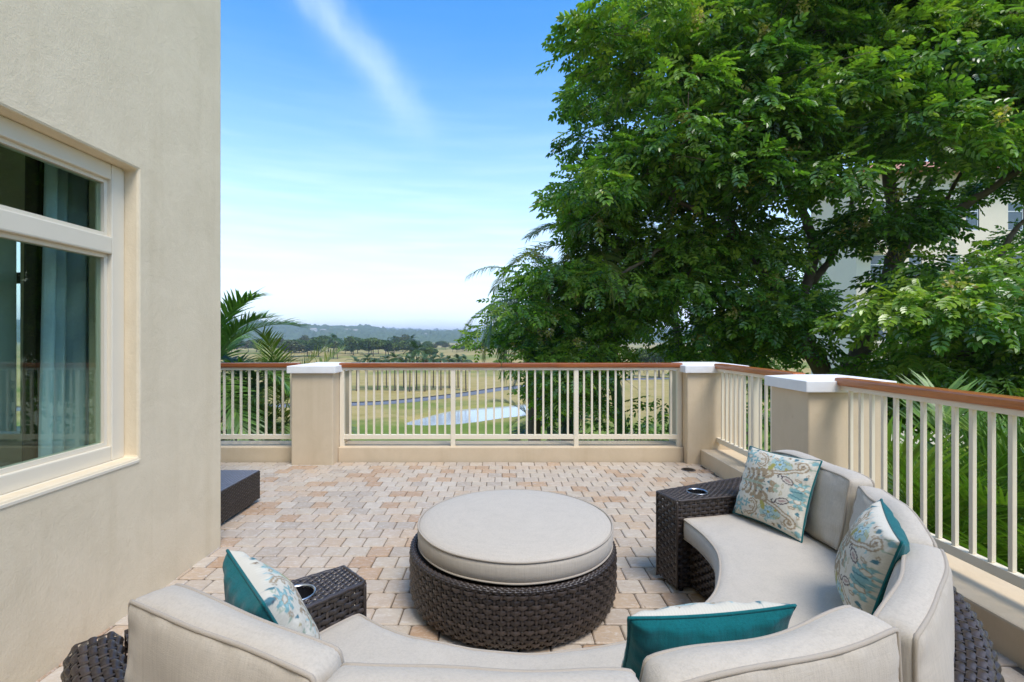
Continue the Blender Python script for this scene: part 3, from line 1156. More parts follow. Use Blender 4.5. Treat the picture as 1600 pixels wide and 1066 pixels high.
def shape_box(G, Lx, Ly, Lz, r, puff_f, puff_b, wr=0.0, seed=0):
    h = np.array((Lx, Ly, Lz)) / 2
    p = G * h
    inner = np.clip(p, -(h - r), h - r)
    d = p - inner
    L = np.linalg.norm(d, axis=1, keepdims=True)
    p = np.where(L > 1e-6, inner + d / np.maximum(L, 1e-6) * np.minimum(L, r), p)
    x, y = np.clip(G[:, 0], -1, 1), np.clip(G[:, 1], -1, 1)
    w = ((1 - x ** 4) * (1 - y ** 4))
    k = np.clip(p[:, 2] / (Lz / 2), -1, 1)
    p[:, 2] += np.where(k > 0, puff_f, puff_b) * k * w
    e = (1 - np.abs(k))
    p[:, 1] += .014 * np.sign(G[:, 1]) * (np.abs(G[:, 1]) > .99) * e * (1 - x ** 6)
    p[:, 0] += .010 * np.sign(G[:, 0]) * (np.abs(G[:, 0]) > .99) * e * (1 - y ** 6)
    if wr:
        # pulls and creases running in from the piped edges
        edge_ = np.minimum(1 - np.abs(x), 1 - np.abs(y))
        pull = np.exp(-(edge_ / .22) ** 2) * np.clip(edge_ * 14, 0, 1)
        p[:, 2] += wr * 1.1 * k * pull * (np.sin(p[:, 0] * 71 + seed) + np.sin(p[:, 1] * 83 + 2 * seed) + np.sin(p[:, 0] * 43 - p[:, 1] * 37))
        r_ = np.random.default_rng(seed)
        for q in range(5):
            ang, fr_, ph = r_.uniform(0, 3.1), r_.uniform(9, 26), r_.uniform(0, 6)
            p[:, 2] += wr * k * np.sin((p[:, 0] * math.cos(ang) + p[:, 1] * math.sin(ang)) * fr_ + ph)
            p[:, 0] += wr * .7 * np.sin(p[:, 1] * fr_ + p[:, 2] * 9 + ph)
            p[:, 1] += wr * .9 * np.sin(p[:, 0] * fr_ * .7 + p[:, 2] * 7 + ph)
    return p


def piping_path(Lx, Ly, Lz, r, side, puff_f, puff_b, mapf, n=26, wr=0, seed=0):
    pts = []
    xs_ = np.linspace(-1, 1, n)
    cx = 1 - r * .45 / (Lx / 2)
    cy = 1 - r * .45 / (Ly / 2)
    loop = [(x, -1) for x in xs_ * cx] + [(1, y) for y in np.linspace(-1, 1, n // 2) * cy] + [(x, 1) for x in -xs_ * cx] + [(-1, y) for y in -np.linspace(-1, 1, n // 2) * cy]
    G = np.array([(x, y, side) for x, y in loop])
    h = np.array((Lx, Ly, Lz)) / 2
    p = shape_box(G, Lx, Ly, Lz, r, puff_f, puff_b, wr, seed)
    return mapf(p)


CUSH = [12.9, -10.9, -35.2, -59.3, -83.0, -105.8, -130.0]
for i in range(6):
    am, sp = R_((CUSH[i] + CUSH[i + 1]) / 2), R_(abs(CUSH[i] - CUSH[i + 1]))
    Lx = sp * 1.52 - .012
    rr = random.Random(40 + i)
    lean, dz, dr, tw = .10 + rr.uniform(-.03, .03), rr.uniform(-.012, .012), rr.uniform(-.018, .018), rr.uniform(-.055, .055)

    def mapf(p, am=am, lean=lean, dz=dz, dr=dr, tw=tw):
        x, y, z = p[:, 0], p[:, 1], p[:, 2]
        y = y - .010 * np.clip(np.abs(x) / .31, 0, 1) ** 5 * np.clip(y / .16, 0, 1)
        x = x * (1 - .02 * np.clip(y / .16, 0, 1))
        h = y + .17
        z = z * (1.16 - 1.55 * h)
        r = 1.478 + dr + lean * h - z + .01 * (x / .3) ** 2 + tw * x
        a = am + x / 1.52 * (1 - .0 * z)
        return np.stack([r * np.cos(a), r * np.sin(a), .405 + dz + h * .985 + .0 * z], -1)
    args = (Lx, .325, .138, .017, .020, .018)
    me = cushion_mesh(*args, mapf, 36, 20, 8, .0030, i)
    cu = link('back_cushion', me, M['fabric'], sofa)
    for sd_ in (1, -1):
        pp = piping_path(Lx, .325, .138, .017, sd_, .020, .018, mapf, 30, .0030, i)
        MB().tube(pp, .0056, 7, True).build('piping', M['piping'], cu, smooth=True)
SPLIT = R_(-58.6)
for i, (b0, b1) in enumerate(((A0 + .004, SPLIT - .002), (SPLIT + .002, A1 - .004))):
    am, sp = (b0 + b1) / 2, b1 - b0
    RM = 1.18
    Lx = sp * RM

    def mapf(p, am=am):
        x, y, z = p[:, 0], p[:, 1], p[:, 2]
        r = RM + y
        a = am + x / RM
        return np.stack([r * np.cos(a), r * np.sin(a), .342 + z], -1)
    args = (Lx, .56, .112, .020, .014, .004)
    me = cushion_mesh(*args, mapf, 60, 22, 5, .0010, 20 + i)
    cu = link('seat_cushion', me, M['fabric'], sofa)
    for sd_ in (1, -1):
        pp = piping_path(Lx, .56, .112, .020, sd_, .014, .004, mapf, 60, .0010, 20 + i)
        MB().tube(pp, .0052, 7, True).build('piping', M['piping'], cu, smooth=True)

# ------------------------------------------------------------------ throw pillows
CREAM, BLUE, DBLUE = (.58, .545, .45), (.19, .345, .345), (.07, .17, .20)
TAN, OLIVE, DARK, SAGE = (.31, .235, .145), (.33, .31, .085), (.075, .055, .065), (.30, .36, .27)


def pattern(u, v, n_seed=0):
    """printed floral and paisley design; u, v in 0..1, mirrored about v = .5"""
    r_ = np.random.default_rng(5)
    u = u + .004 * np.sin(v * 210) + .003 * np.sin(v * 91 + 1)
    v = v + .003 * np.sin(u * 170)
    col = np.empty(u.shape + (3,))
    col[:] = CREAM
    V = np.where(v > .5, 1 - v, v)

    def paint(d, c, soft=.006, a=1.0):
        k = np.clip(.5 - d / soft, 0, 1)[..., None] * a
        col[:] = col * (1 - k) + np.array(c) * k

    def ell(cx, cy, rx, ry, an=0, V=V):
        dx, dy = u - cx, V - cy
        ca, sa = math.cos(an), math.sin(an)
        x, y = dx * ca + dy * sa, -dx * sa + dy * ca
        return (np.sqrt((x / rx) ** 2 + (y / ry) ** 2) - 1) * min(rx, ry)

    def flower(cx, cy, r, n, ph=0, depth=.28, V=V):
        dx, dy = u - cx, V - cy
        rr = np.hypot(dx, dy)
        th = np.arctan2(dy, dx)
        return rr - r * (1 - depth + depth * np.cos(n * th + ph))

    def stroke(pts, w, V=V):
        d = np.full(u.shape, 9.0)
        pts = smooth_path([(a, b, 0) for a, b in pts], 5)[:, :2]
        for (x0, y0), (x1, y1) in zip(pts[:-1], pts[1:]):
            ex, ey = x1 - x0, y1 - y0
            t = np.clip(((u - x0) * ex + (V - y0) * ey) / (ex * ex + ey * ey + 1e-9), 0, 1)
            d = np.minimum(d, np.hypot(u - x0 - t * ex, V - y0 - t * ey))
        return d - w

    for gx in range(10):
        for gy in range(5):
            cx, cy, an = (gx + .5) / 10 + r_.uniform(-.025, .025), (gy + .5) / 10 + r_.uniform(-.02, .02), r_.uniform(0, 3.1)
            kind = int(r_.integers(0, 4))
            c_ = [SAGE, TAN, (.27, .44, .45), (.40, .34, .20)][int(r_.integers(0, 4))]
            if kind == 0:
                paint(ell(cx, cy, .034, .015, an), c_)
                paint(ell(cx, cy, .020, .006, an), CREAM)
            elif kind == 1:
                paint(stroke([(cx - .03 * math.cos(an), cy - .03 * math.sin(an)), (cx, cy + .012), (cx + .03 * math.cos(an), cy + .03 * math.sin(an))], .008), c_)
            elif kind == 2:
                paint(flower(cx, cy, .026, 5, an), c_)
                paint(ell(cx, cy, .008, .006), DARK)
            else:
                paint(ell(cx, cy, .012, .016, an), c_)
    # large blue flower with an oval eye
    for (cx, cy, r) in ((.12, .15, .115), (.93, .42, .10)):
        paint(flower(cx, cy, r, 7, .4), BLUE)
        paint(flower(cx, cy, r * .62, 7, 1.2), (.28, .46, .46))
        paint(ell(cx, cy, .042, .030), TAN)
        paint(ell(cx, cy, .032, .021), CREAM)
    paint(flower(.27, .20, .06, 4, .3, .4), BLUE)
    # fern of tan arcs along the mirror line
    for k in range(4):
        x = .16 + .085 * k
        paint(stroke([(x, .49), (x + .045, .43), (x + .03, .36 - .012 * k), (x - .01, .345 - .012 * k)], .015 + .005 * k), TAN)
        for q in range(3):
            paint(ell(x + .075 - .012 * q, .46 - .035 * q, .008, .010), DBLUE if q % 2 else DARK)
    paint(stroke([(.10, .5), (.30, .49), (.52, .5)], .008), SAGE)
    paint(stroke([(.50, .40), (.56, .36), (.55, .30), (.49, .29), (.46, .33), (.49, .355)], .019), TAN)
    paint(ell(.60, .46, .05, .035, .5), TAN)
    paint(ell(.55, .455, .018, .015), DBLUE)
    paint(ell(.66, .47, .035, .022, -.4), SAGE)
    # outlined five petal flower with olive leaves
    paint(ell(.62, .17, .15, .085, .3), (.34, .46, .42))
    paint(flower(.60, .175, .085, 5, .9, .25), (.36, .50, .52))
    d = flower(.60, .175, .078, 5, .9, .25)
    paint(np.abs(d) - .005, DBLUE)
    paint(ell(.60, .175, .022, .018), OLIVE)
    paint(ell(.51, .235, .035, .06, .4), OLIVE)
    paint(ell(.72, .245, .05, .022, .8), OLIVE)
    for k in range(3):
        paint(stroke([(.64 + .03 * k, .12), (.70 + .03 * k, .16)], .004), OLIVE)
    # white vine with tan edge, curled
    vine = [(.58, .30), (.70, .27), (.80, .22), (.88, .20), (.92, .145), (.88, .10), (.835, .125), (.85, .16)]
    paint(stroke(vine, .028), TAN)
    paint(stroke(vine, .011), CREAM)
    vine = [(.30, .06), (.38, .10), (.42, .19), (.37, .26), (.32, .24)]
    paint(stroke(vine, .024), TAN)
    paint(stroke(vine, .007), CREAM)
    # paisley
    paint(ell(.76, .365, .085, .042, .35), DARK)
    paint(ell(.76, .365, .070, .029, .35), CREAM)
    paint(ell(.765, .367, .048, .016, .35), (.36, .27, .24))
    paint(stroke([(.69, .345), (.655, .31), (.63, .335), (.645, .355)], .007), DARK)
    # teal leaf blocks and dots
    paint(ell(.90, .47, .09, .035, .1), BLUE)
    paint(stroke([(.84, .48), (.96, .46)], .006), DBLUE)
    for cx, cy, s in ((.22, .33, .016), (.08, .32, .018), (.06, .44, .014), (.36, .30, .014), (.43, .08, .02), (.18, .03, .02), (.56, .05, .018), (.75, .05, .03), (.95, .28, .025), (.97, .06, .035), (.03, .03, .04)):
        paint(ell(cx, cy, s, s * .8, cx * 9), [SAGE, TAN, DBLUE, OLIVE, BLUE][int(cx * 97) % 5])
    for k in range(9):
        cx, cy = r_.uniform(.02, .98), r_.uniform(.02, .49)
        paint(ell(cx, cy, .011, .008, cx * 7), [SAGE, TAN, DARK][k % 3], a=.7)
    for (cx, cy, an) in ((.20, .42, .5), (.47, .20, 1.0), (.80, .10, -.5), (.36, .15, .2), (.05, .25, 1.2), (.53, .10, .4), (.88, .33, .2), (.43, .43, -.3)):
        paint(ell(cx, cy, .042, .017, an), SAGE if int(cx * 50) % 2 else TAN)
        paint(ell(cx, cy, .026, .006, an), CREAM)
    weft = 1 + .05 * np.sin(v * 900)[..., None]
    return np.clip(col * weft, 0, 1)


m = NT('printed_fabric')
cc_ = m.n('VertexColor', layer_name='print').outputs['Color']
w = m.noise(420, 2, vec=m.obj())
big = m.noise(12, 3, vec=m.obj())
m.set(color=cc_, rough=.9, spec=.15, sheen=.1, normal=m.bump(m.math('ADD', m.math('MULTIPLY', w, .4), m.math('MULTIPLY', big, 1.2)), .35, .005))
M['print'] = m.m


def pillow(label, bl, br, tl, tr_, thick, flip_u=False, seed=0, n=150):
    """pillow on four corners as seen from its printed side; print faces cross(br-bl, tl-bl)"""
    bl, br, tl, tr_ = [np.array(p, float) for p in (bl, br, tl, tr_)]
    root = thing('throw_pillow', label, 'pillow', tuple((bl + br) / 2))
    L = np.array(root.location)
    N = np.cross((br - bl) + (tr_ - tl), (tl - bl) + (tr_ - br))
    N /= np.linalg.norm(N)
    r_ = np.random.default_rng(seed)
    ph = r_.uniform(0, 6, 6)

    def surf(k, sgn, th):
        a, b = np.meshgrid(np.linspace(-1, 1, k), np.linspace(-1, 1, k), indexing='ij')
        a_ = a * (1 - .075 * (1 - b ** 2) * np.abs(a) ** 1.5)
        b_ = b * (1 - .075 * (1 - a ** 2) * np.abs(b) ** 1.5)
        s, t = ((a_ + 1) / 2)[..., None], ((b_ + 1) / 2)[..., None]
        p = bl * (1 - s) * (1 - t) + br * s * (1 - t) + tr_ * s * t + tl * (1 - s) * t
        h = th * ((1 - a ** 2) * (1 - b ** 2)) ** .42
        dist_edge = np.minimum(1 - np.abs(a), 1 - np.abs(b))
        ruf = np.exp(-(dist_edge / .18) ** 2) * np.clip(dist_edge * 12, 0, 1)
        h = h + .0035 * ruf * (np.sin(a * 17 + ph[0]) + np.sin(b * 19 + ph[1])) + .004 * np.sin((a + b) * 4 + ph[2]) * (1 - a ** 2) * (1 - b ** 2)
        return p + N * (h * sgn)[..., None] - L, (a + 1) / 2, (b + 1) / 2
    G, s, t = surf(n, 1, thick)
    colr = pattern(1 - s if flip_u else s, t)
    MB().grid(G).build('printed_front', M['print'], root, smooth=True, attrs={'print': colr.reshape(-1, 3)})
    G, s, t = surf(60, -1, thick)
    MB().grid(G[::-1]).build('teal_back', M['teal'], root, smooth=True)
    G, _, _ = surf(60, 1, 0.0)
    loop = np.concatenate([G[:, 0], G[-1, 1:], G[-2::-1, -1], G[0, -2:0:-1]])
    MB().tube(loop, .0042, 6, True).build('piping', M['teal'], root, smooth=True)
    return root


pillow('patterned throw pillow standing upright against the cushion beside the far console', (1.245, 2.625, .415), (1.375, 2.235, .415), (1.375, 2.70, .755), (1.53, 2.33, .765), .070, seed=1)
pillow('patterned throw pillow with teal back in the curve of the sofa seat, on its edge', (1.30, 1.85, .43), (1.115, 1.50, .415), (1.36, 1.745, .775), (1.15, 1.40, .765), .085, seed=2)
pillow('throw pillow showing its plain teal back on the sofa seat beside the ottoman', (.67, 1.29, .41), (.285, 1.27, .41), (.665, 1.105, .745), (.283, 1.09, .725), .075, seed=3)
pillow('patterned throw pillow with teal back beside the console with the open cup holder', (-.455, 1.25, .415), (-.69, 1.52, .415), (-.555, 1.13, .735), (-.775, 1.37, .755), .085, seed=4)

# ------------------------------------------------------------------ low wicker table behind the house corner
tb = thing('wicker_table', 'low dark wicker table standing behind the house corner', 'table', (-2.40, 3.62, 0))
x0, x1, y0, y1, zt = -.39, .385, -.42, .42, .262
MB().box(x0 + .01, x1 - .01, y0 + .01, y1 - .01, .03, zt - .012).build('body', M['wicker_core'], tb)
cn = [(x0, y0), (x1, y0), (x1, y1), (x0, y1)]
for k in range(4):
    a_, b_ = cn[k], cn[(k + 1) % 4]
    P, U, V = quadP((*a_, .028), (*b_, .028), (*b_, zt - .006), (*a_, zt - .006))
    o = weave(P, U, V, .028, .0135, .003).build('side_weave', M['wicker'], tb, smooth=True)
    o['kind'] = 'stuff'
gm = plain('grey_slat', (.16, .16, .18), .4, .5, .15, 30)
ns = 30
slat = None
for k in range(ns):
    xx = x0 + .004 + (x1 - x0 - .008) * (k + .5) / ns
    if slat is None:
        slat = MB().box(-.0105, .0105, y0 - .004, y1 + .004, zt - .010, zt).build('slat', gm, tb, bevel=.002)
        slat.location = (xx, 0, 0)
    else:
        link('slat', slat.data, None, tb, (xx, 0, 0))
for sx in (x0 + .06, x1 - .06):
    for sy in (y0 + .06, y1 - .06):
        MB().grid(rev_grid([(.001, 0), (.018, 0), (.02, .03), (.001, .03)], (sx, sy), 12)).build('foot', M['black_plastic'], tb, smooth=True)

# ------------------------------------------------------------------ foliage builders


def compound_leaf(pairs=4, rachis=.25, ll=.096, lw=.045):
    """template: leaflets of one pinnate leaf, each two quads folded on the midrib"""
    V, Q = [], []
    spec = []
    for k in range(pairs):
        s = rachis * (.28 + .72 * k / (pairs - 1))
        for sd_ in (1, -1):
            spec.append((s, sd_ * R_(62 - 7 * k), ll * (.8 + .25 * math.sin(math.pi * (k + .6) / pairs))))
    spec.append((rachis * 1.02, 0, ll * 1.05))
    for s, an, L in spec:
        c, sn = math.cos(an), math.sin(an)
        out = [(0, 0, 0), (.35 * L, lw * .42, .010), (.72 * L, lw * .45, .004), (L, 0, -.016), (.72 * L, -lw * .45, .004), (.35 * L, -lw * .42, .010)]
        b = len(V)
        for x, y, z in out:
            V.append((s + x * c - y * sn, x * sn + y * c, z - .12 * (s / rachis) ** 2 * rachis))
        Q += [(b, b + 5, b + 4, b + 3), (b, b + 3, b + 2, b + 1)]
    return np.array(V), np.array(Q)


def frame_from(dirs, ups):
    x = dirs / (np.linalg.norm(dirs, axis=1, keepdims=True) + 1e-9)
    y = np.cross(ups, x)
    y /= np.linalg.norm(y, axis=1, keepdims=True) + 1e-9
    z = np.cross(x, y)
    return np.stack([x, y, z], -1)


def scatter(template, pos_, dirs, ups, scale, tint):
    tv, tq = template
    Rm = frame_from(dirs, ups)
    v = np.einsum('nij,kj->nki', Rm, tv) * scale[:, None, None] + pos_[:, None]
    n, k = len(pos_), len(tv)
    q = (tq[None] + (np.arange(n) * k)[:, None, None]).reshape(-1, 4)
    col = np.repeat(tint, k, 0)
    return v.reshape(-1, 3), q, col


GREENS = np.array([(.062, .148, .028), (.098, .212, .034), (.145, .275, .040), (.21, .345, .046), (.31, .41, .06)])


def clump_leaves(centres, radii, per, r_, bright=.5, flat=.75):
    """leaves spread over the outer part of each clump, pointing outward and drooping"""
    P_, D_, U_, S_, T_ = [], [], [], [], []
    for c_, ra in zip(centres, radii):
        k = int(per * (ra / .8) ** 2)
        d = r_.normal(size=(k, 3))
        d[:, 2] = np.abs(d[:, 2]) * .9 - .35 * r_.random(k)
        d /= np.linalg.norm(d, axis=1, keepdims=True)
        rad = ra * (.45 + .6 * r_.random(k) ** .7)
        p = c_ + d * rad[:, None] * np.array((1, 1, flat))
        dd = d * np.array((1, 1, .35)) + r_.normal(0, .35, (k, 3))
        dd[:, 2] -= .45
        up = np.array((0, 0, .55)) + d * .9 + r_.normal(0, .32, (k, 3))
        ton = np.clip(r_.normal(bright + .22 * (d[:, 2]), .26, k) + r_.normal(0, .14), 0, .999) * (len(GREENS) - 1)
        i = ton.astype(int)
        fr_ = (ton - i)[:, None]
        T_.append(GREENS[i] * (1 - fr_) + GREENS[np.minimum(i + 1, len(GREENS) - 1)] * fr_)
        P_.append(p)
        D_.append(dd)
        U_.append(up)
        S_.append(r_.uniform(.95, 1.45, k))
    return [np.concatenate(a) for a in (P_, D_, U_, S_, T_)]


def in_poly(px, py, poly):
    ins = False
    for (x0, y0), (x1, y1) in zip(poly, poly[1:] + poly[:1]):
        if (y0 > py) != (y1 > py) and px < (x1 - x0) * (py - y0) / (y1 - y0) + x0:
            ins = not ins
    return ins


def fill_poly(poly, step, depth, r_, jitter=.5, keep=1.0):
    xs_, ys_ = [p[0] for p in poly], [p[1] for p in poly]
    out = []
    y = min(ys_)
    while y < max(ys_):
        x = min(xs_)
        while x < max(xs_):
            a, b = x + r_.uniform(-1, 1) * step * jitter, y + r_.uniform(-1, 1) * step * jitter
            if in_poly(a, b, poly) and r_.random() < keep:
                out.append(at(a, b, r_.uniform(*depth)))
            x += step
        y += step
    return out


LEAF = compound_leaf()


def broad_tree(name, label, limbs, clumps, radii, per, r_, bright, blossoms=0, base=None, twig_r=.022):
    """limbs: list of (points, r0, r1); clumps: centres"""
    t = thing(name, label, 'tree', tuple(base))
    L = np.array(base, float)
    mb = MB()
    nodes, nrad = [], []
    for pts, r0, r1 in limbs:
        p = smooth_path(np.array(pts, float), 7)
        p += r_.normal(0, .02, p.shape) * np.linspace(0, 1, len(p))[:, None]
        rad = np.linspace(r0, r1, len(p)) * (1 + .06 * r_.normal(size=len(p)))
        nodes.append(p)
        nrad.append(rad)
        mb.tube(p - L, rad, 9)
    trunk = mb.build('trunk', M['bark'], t, smooth=True)
    nodes, nrad = np.concatenate(nodes), np.concatenate(nrad)
    up = nodes[:, 2] > base[2] + 3
    nodes, nrad = nodes[up], nrad[up]
    mb = MB()
    cl = np.array(clumps)
    for c_ in cl[np.argsort(np.linalg.norm(cl[:, None] - nodes[None], axis=2).min(1))]:
        d = np.linalg.norm(nodes - c_, axis=1) + .35 * np.maximum(0, nodes[:, 2] - c_[2])
        i = int(np.argmin(d))
        a, b = nodes[i], c_
        ln = np.linalg.norm(b - a)
        if ln < .15:
            continue
        w = np.linspace(0, 1, max(5, int(ln * 4)))[:, None]
        p = a * (1 - w) + b * w
        p += np.sin(w * math.pi) * (r_.normal(0, .10, 3) * ln * .5 + np.array((0, 0, .06 * ln)))
        r0 = min(nrad[i] * .7, twig_r * (.55 + .45 * ln))
        mb.tube(p - L, np.linspace(r0, .007, len(p)), 6)
        nodes = np.concatenate([nodes, p[2::2]])
        nrad = np.concatenate([nrad, np.linspace(r0, .007, len(p))[2::2]])
        # a few fine twigs
        for q in range(3):
            e = b + r_.normal(0, .38, 3) * np.array((1, 1, .7))
            mb.tube(np.linspace(p[len(p) // 2], e, 4) - L + r_.normal(0, .02, (4, 3)), np.linspace(.008, .003, 4), 4)
    mb.build('branches', M['bark'], t, smooth=True)
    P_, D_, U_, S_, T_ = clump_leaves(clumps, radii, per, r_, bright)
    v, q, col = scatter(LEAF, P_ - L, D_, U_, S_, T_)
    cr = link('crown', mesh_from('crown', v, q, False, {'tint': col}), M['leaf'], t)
    if blossoms:
        # pale yellow-green flower bunches at the ends of the outer twigs
        idx = r_.choice(len(clumps), blossoms)
        pos_ = []
        for i in idx:
            d = r_.normal(size=3) * np.array((1, .6, 1)) + np.array((-.2, -.9, .4))
            d /= np.linalg.norm(d)
            c_ = np.array(clumps[i]) + d * radii[i] * 1.12 * np.array((1, 1, .85))
            pos_.append(c_ + r_.normal(0, .06, (44, 3)))
        pos_ = np.concatenate(pos_)
        n = len(pos_)
        tv, tq = np.array([(0, 0, 0), (.030, .020, .005), (.062, 0, 0), (.030, -.020, .005)]), np.array([(0, 3, 2, 1)])
        tints = np.array([(.52, .46, .10), (.60, .50, .18), (.38, .40, .07), (.50, .36, .14)])[r_.integers(0, 4, n)]
        v, q, col = scatter((tv, tq), pos_ - L, r_.normal(size=(n, 3)), r_.normal(size=(n, 3)), r_.uniform(.7, 1.3, n), tints)
        o = link('blossom', mesh_from('blossom', v, q, False, {'tint': col}), M['leaf'], t)
        o['kind'] = 'stuff'
    return t


def rand_in(seed):
    return np.random.default_rng(seed)


# ------------------------------------------------------------------ the large tree beside the terrace
r1 = rand_in(21)
upper = [(885, 110), (930, 60), (1040, -20), (1200, -160), (1500, -330), (1900, -330), (2050, 0), (2000, 300), (1640, 290), (1500, 240), (1400, 235), (1330, 265), (1230, 330), (1100, 345), (1000, 345), (925, 330), (900, 290), (930, 230), (925, 170)]
cl = fill_poly(upper, 62, (7.2, 8.6), r1, keep=.80) + fill_poly(upper, 66, (8.8, 10.6), r1, keep=.85) + fill_poly(upper, 80, (10.8, 13), r1, keep=.55)
left_mass = [(990, 350), (1100, 350), (1215, 355), (1250, 430), (1235, 560), (1090, 545), (1075, 490), (1010, 440)]
cl += fill_poly(left_mass, 52, (8.8, 10.6), r1, keep=.55) + fill_poly(left_mass, 60, (10.8, 12), r1, keep=.6)
right_mass = [(1420, 455), (1560, 425), (1700, 400), (1950, 380), (1950, 640), (1700, 690), (1500, 640), (1380, 575), (1400, 510)]
cl += fill_poly(right_mass, 60, (6.6, 8.0), r1, keep=.75) + fill_poly(right_mass, 66, (8.2, 10), r1, keep=.6)
mid_mass = [(1180, 470), (1300, 420), (1380, 330), (1460, 380), (1430, 440), (1330, 520), (1250, 560)]
cl += fill_poly(mid_mass, 62, (8.6, 10.4), r1, keep=.42)
cl += fill_poly([(1090, 490), (1230, 500), (1330, 540), (1420, 600), (1250, 620), (1100, 590)], 52, (9.6, 11.8), r1, keep=.7)
open_part = [(1300, 290), (1640, 290), (1640, 440), (1400, 440)]
cl += fill_poly(open_part, 62, (10.2, 12.5), r1, keep=.48)
low_part = [(1240, 565), (1640, 600), (1640, 720), (1420, 700), (1260, 640)]
cl += fill_poly(low_part, 62, (8.4, 10.5), r1, keep=.6)
TB = np.array((6.9, 10.0, GZ))
Yt = 10.0
limbs = [
    ([TB, (6.95, 10, -3), at(1308, 640, Yt), at(1290, 590, Yt), at(1262, 540, Yt), at(1232, 490, Yt), at(1190, 420, 9.8), at(1140, 350, 9.5), at(1090, 250, 9.2), at(1060, 130, 9.2)], .25, .05),
    ([at(1300, 615, Yt), at(1340, 560, 10.1), at(1362, 500, 10.2), at(1385, 440, 10.2), at(1400, 380, 10.2), at(1392, 300, 10.0), at(1370, 180, 9.8), at(1340, 40, 9.6), at(1350, -100, 9.8)], .21, .05),
    ([at(1385, 440, 10.2), at(1430, 370, 9.7), at(1500, 325, 9.2), at(1570, 280, 8.8), at(1660, 210, 8.6), at(1760, 120, 8.5)], .10, .035),
    ([at(1400, 380, 10.2), at(1430, 330, 10.0), at(1450, 290, 9.8), at(1490, 255, 9.6), at(1540, 170, 9.4), at(1600, 40, 9.4)], .085, .03),
    ([at(1430, 372, 9.8), at(1470, 330, 9.6), at(1490, 290, 9.5), at(1510, 250, 9.5), at(1520, 170, 9.5)], .05, .02),
    ([at(1232, 490, Yt), at(1262, 440, 10.2), at(1270, 380, 10.2), at(1240, 290, 10), at(1220, 180, 9.8), at(1190, 60, 9.6)], .13, .04),
    ([at(1270, 440, 10.2), at(1300, 400, 10.4), at(1330, 330, 10.5), at(1330, 230, 10.5)], .08, .03),
    ([at(1140, 350, 9.5), at(1090, 372, 9.2), at(1040, 385, 9.1), at(985, 420, 9.2), at(930, 452, 9.4)], .06, .02),
    ([at(1190, 420, 9.8), at(1120, 350, 9.3), at(1030, 300, 8.9), at(950, 270, 8.7)], .07, .02),
    ([at(1362, 500, 10.2), at(1420, 480, 9.6), at(1460, 462, 9.0), at(1540, 455, 8.3), at(1650, 450, 7.8)], .07, .02),
    ([at(1308, 620, Yt), at(1400, 590, 9.3), at(1480, 560, 8.6), at(1560, 545, 8.0), at(1680, 540, 7.6)], .12, .03),
    ([at(1590, 470, 9), at(1560, 420, 9), at(1580, 370, 9), at(1650, 300, 9), at(1760, 200, 9)], .06, .025),
]
rad = [r1.uniform(.52, .85) for _ in cl]
broad_tree('broadleaf_tree', 'large spreading broadleaf tree with yellow-green blossom bunches beside the terrace', limbs, cl, rad, 200, r1, .50, 300, TB)

# smaller tree of the same kind, left of it, in front of the palms
r2 = rand_in(33)
shape = [(775, 500), (800, 450), (850, 425), (940, 400), (1010, 420), (1025, 500), (1000, 565), (930, 600), (830, 590), (760, 560)]
cl = fill_poly(shape, 44, (10.3, 12.2), r2, keep=.9) + fill_poly([(900, 250), (960, 290), (1000, 400), (930, 400), (880, 370), (880, 290)], 46, (9.5, 11), r2, keep=.7)
cl += fill_poly([(765, 530), (800, 460), (870, 430), (980, 430), (1010, 520), (1000, 640), (900, 660), (800, 600)], 50, (9.2, 10.4), r2, keep=.55)
TB2 = np.array((2.9, 12.2, GZ))
limbs = [([TB2, (2.95, 12.2, -3), (2.85, 12.1, -.5), at(935, 520, 12), at(905, 480, 11.8), at(860, 470, 11.5)], .14, .03),
         ([(2.9, 12.15, -1.2), at(960, 520, 12), at(955, 440, 11.6), at(930, 340, 10.6), at(915, 290, 10.2)], .09, .02),
         ([(2.88, 12.1, -.8), at(890, 560, 11.6), at(830, 520, 11.4), at(795, 500, 11.3)], .07, .02)]
rad = [r2.uniform(.5, .72) for _ in cl]
broad_tree('broadleaf_tree', 'smaller broadleaf tree with dense glossy leaves growing among the palms beyond the railing', limbs, cl, rad, 165, r2, .68, 30, TB2)

# shrubs under the trees, seen through the balusters
def shrub(label, c_, size, per, seed, bright):
    r_ = rand_in(seed)
    base = np.array((c_[0], c_[1], GZ))
    t = thing('shrub', label, 'shrub', tuple(base))
    mb = MB()
    cs = []
    for k in range(int(14 * size[0] * size[2] / 3)):
        p = np.array(c_) + r_.uniform(-1, 1, 3) * np.array(size)
        cs.append(p)
        mb.tube(smooth_path([base - base, (p - base) * (.3, .3, .5) + (0, 0, .3), p - base], 5), np.linspace(.035, .008, 11), 5)
    mb.build('stems', M['bark'], t, smooth=True)
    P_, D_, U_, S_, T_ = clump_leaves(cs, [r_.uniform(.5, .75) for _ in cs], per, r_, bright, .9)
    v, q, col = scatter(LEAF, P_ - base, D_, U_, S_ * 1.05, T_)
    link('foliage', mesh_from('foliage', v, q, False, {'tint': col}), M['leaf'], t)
    return t


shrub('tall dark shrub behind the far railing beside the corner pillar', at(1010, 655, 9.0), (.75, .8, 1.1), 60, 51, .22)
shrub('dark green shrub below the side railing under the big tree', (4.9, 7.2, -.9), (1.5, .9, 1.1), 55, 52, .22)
shrub('broad dark shrub in the shade past the side railing, behind the bright palm', (5.6, 5.6, -1.2), (1.2, .9, .9), 50, 53, .18)

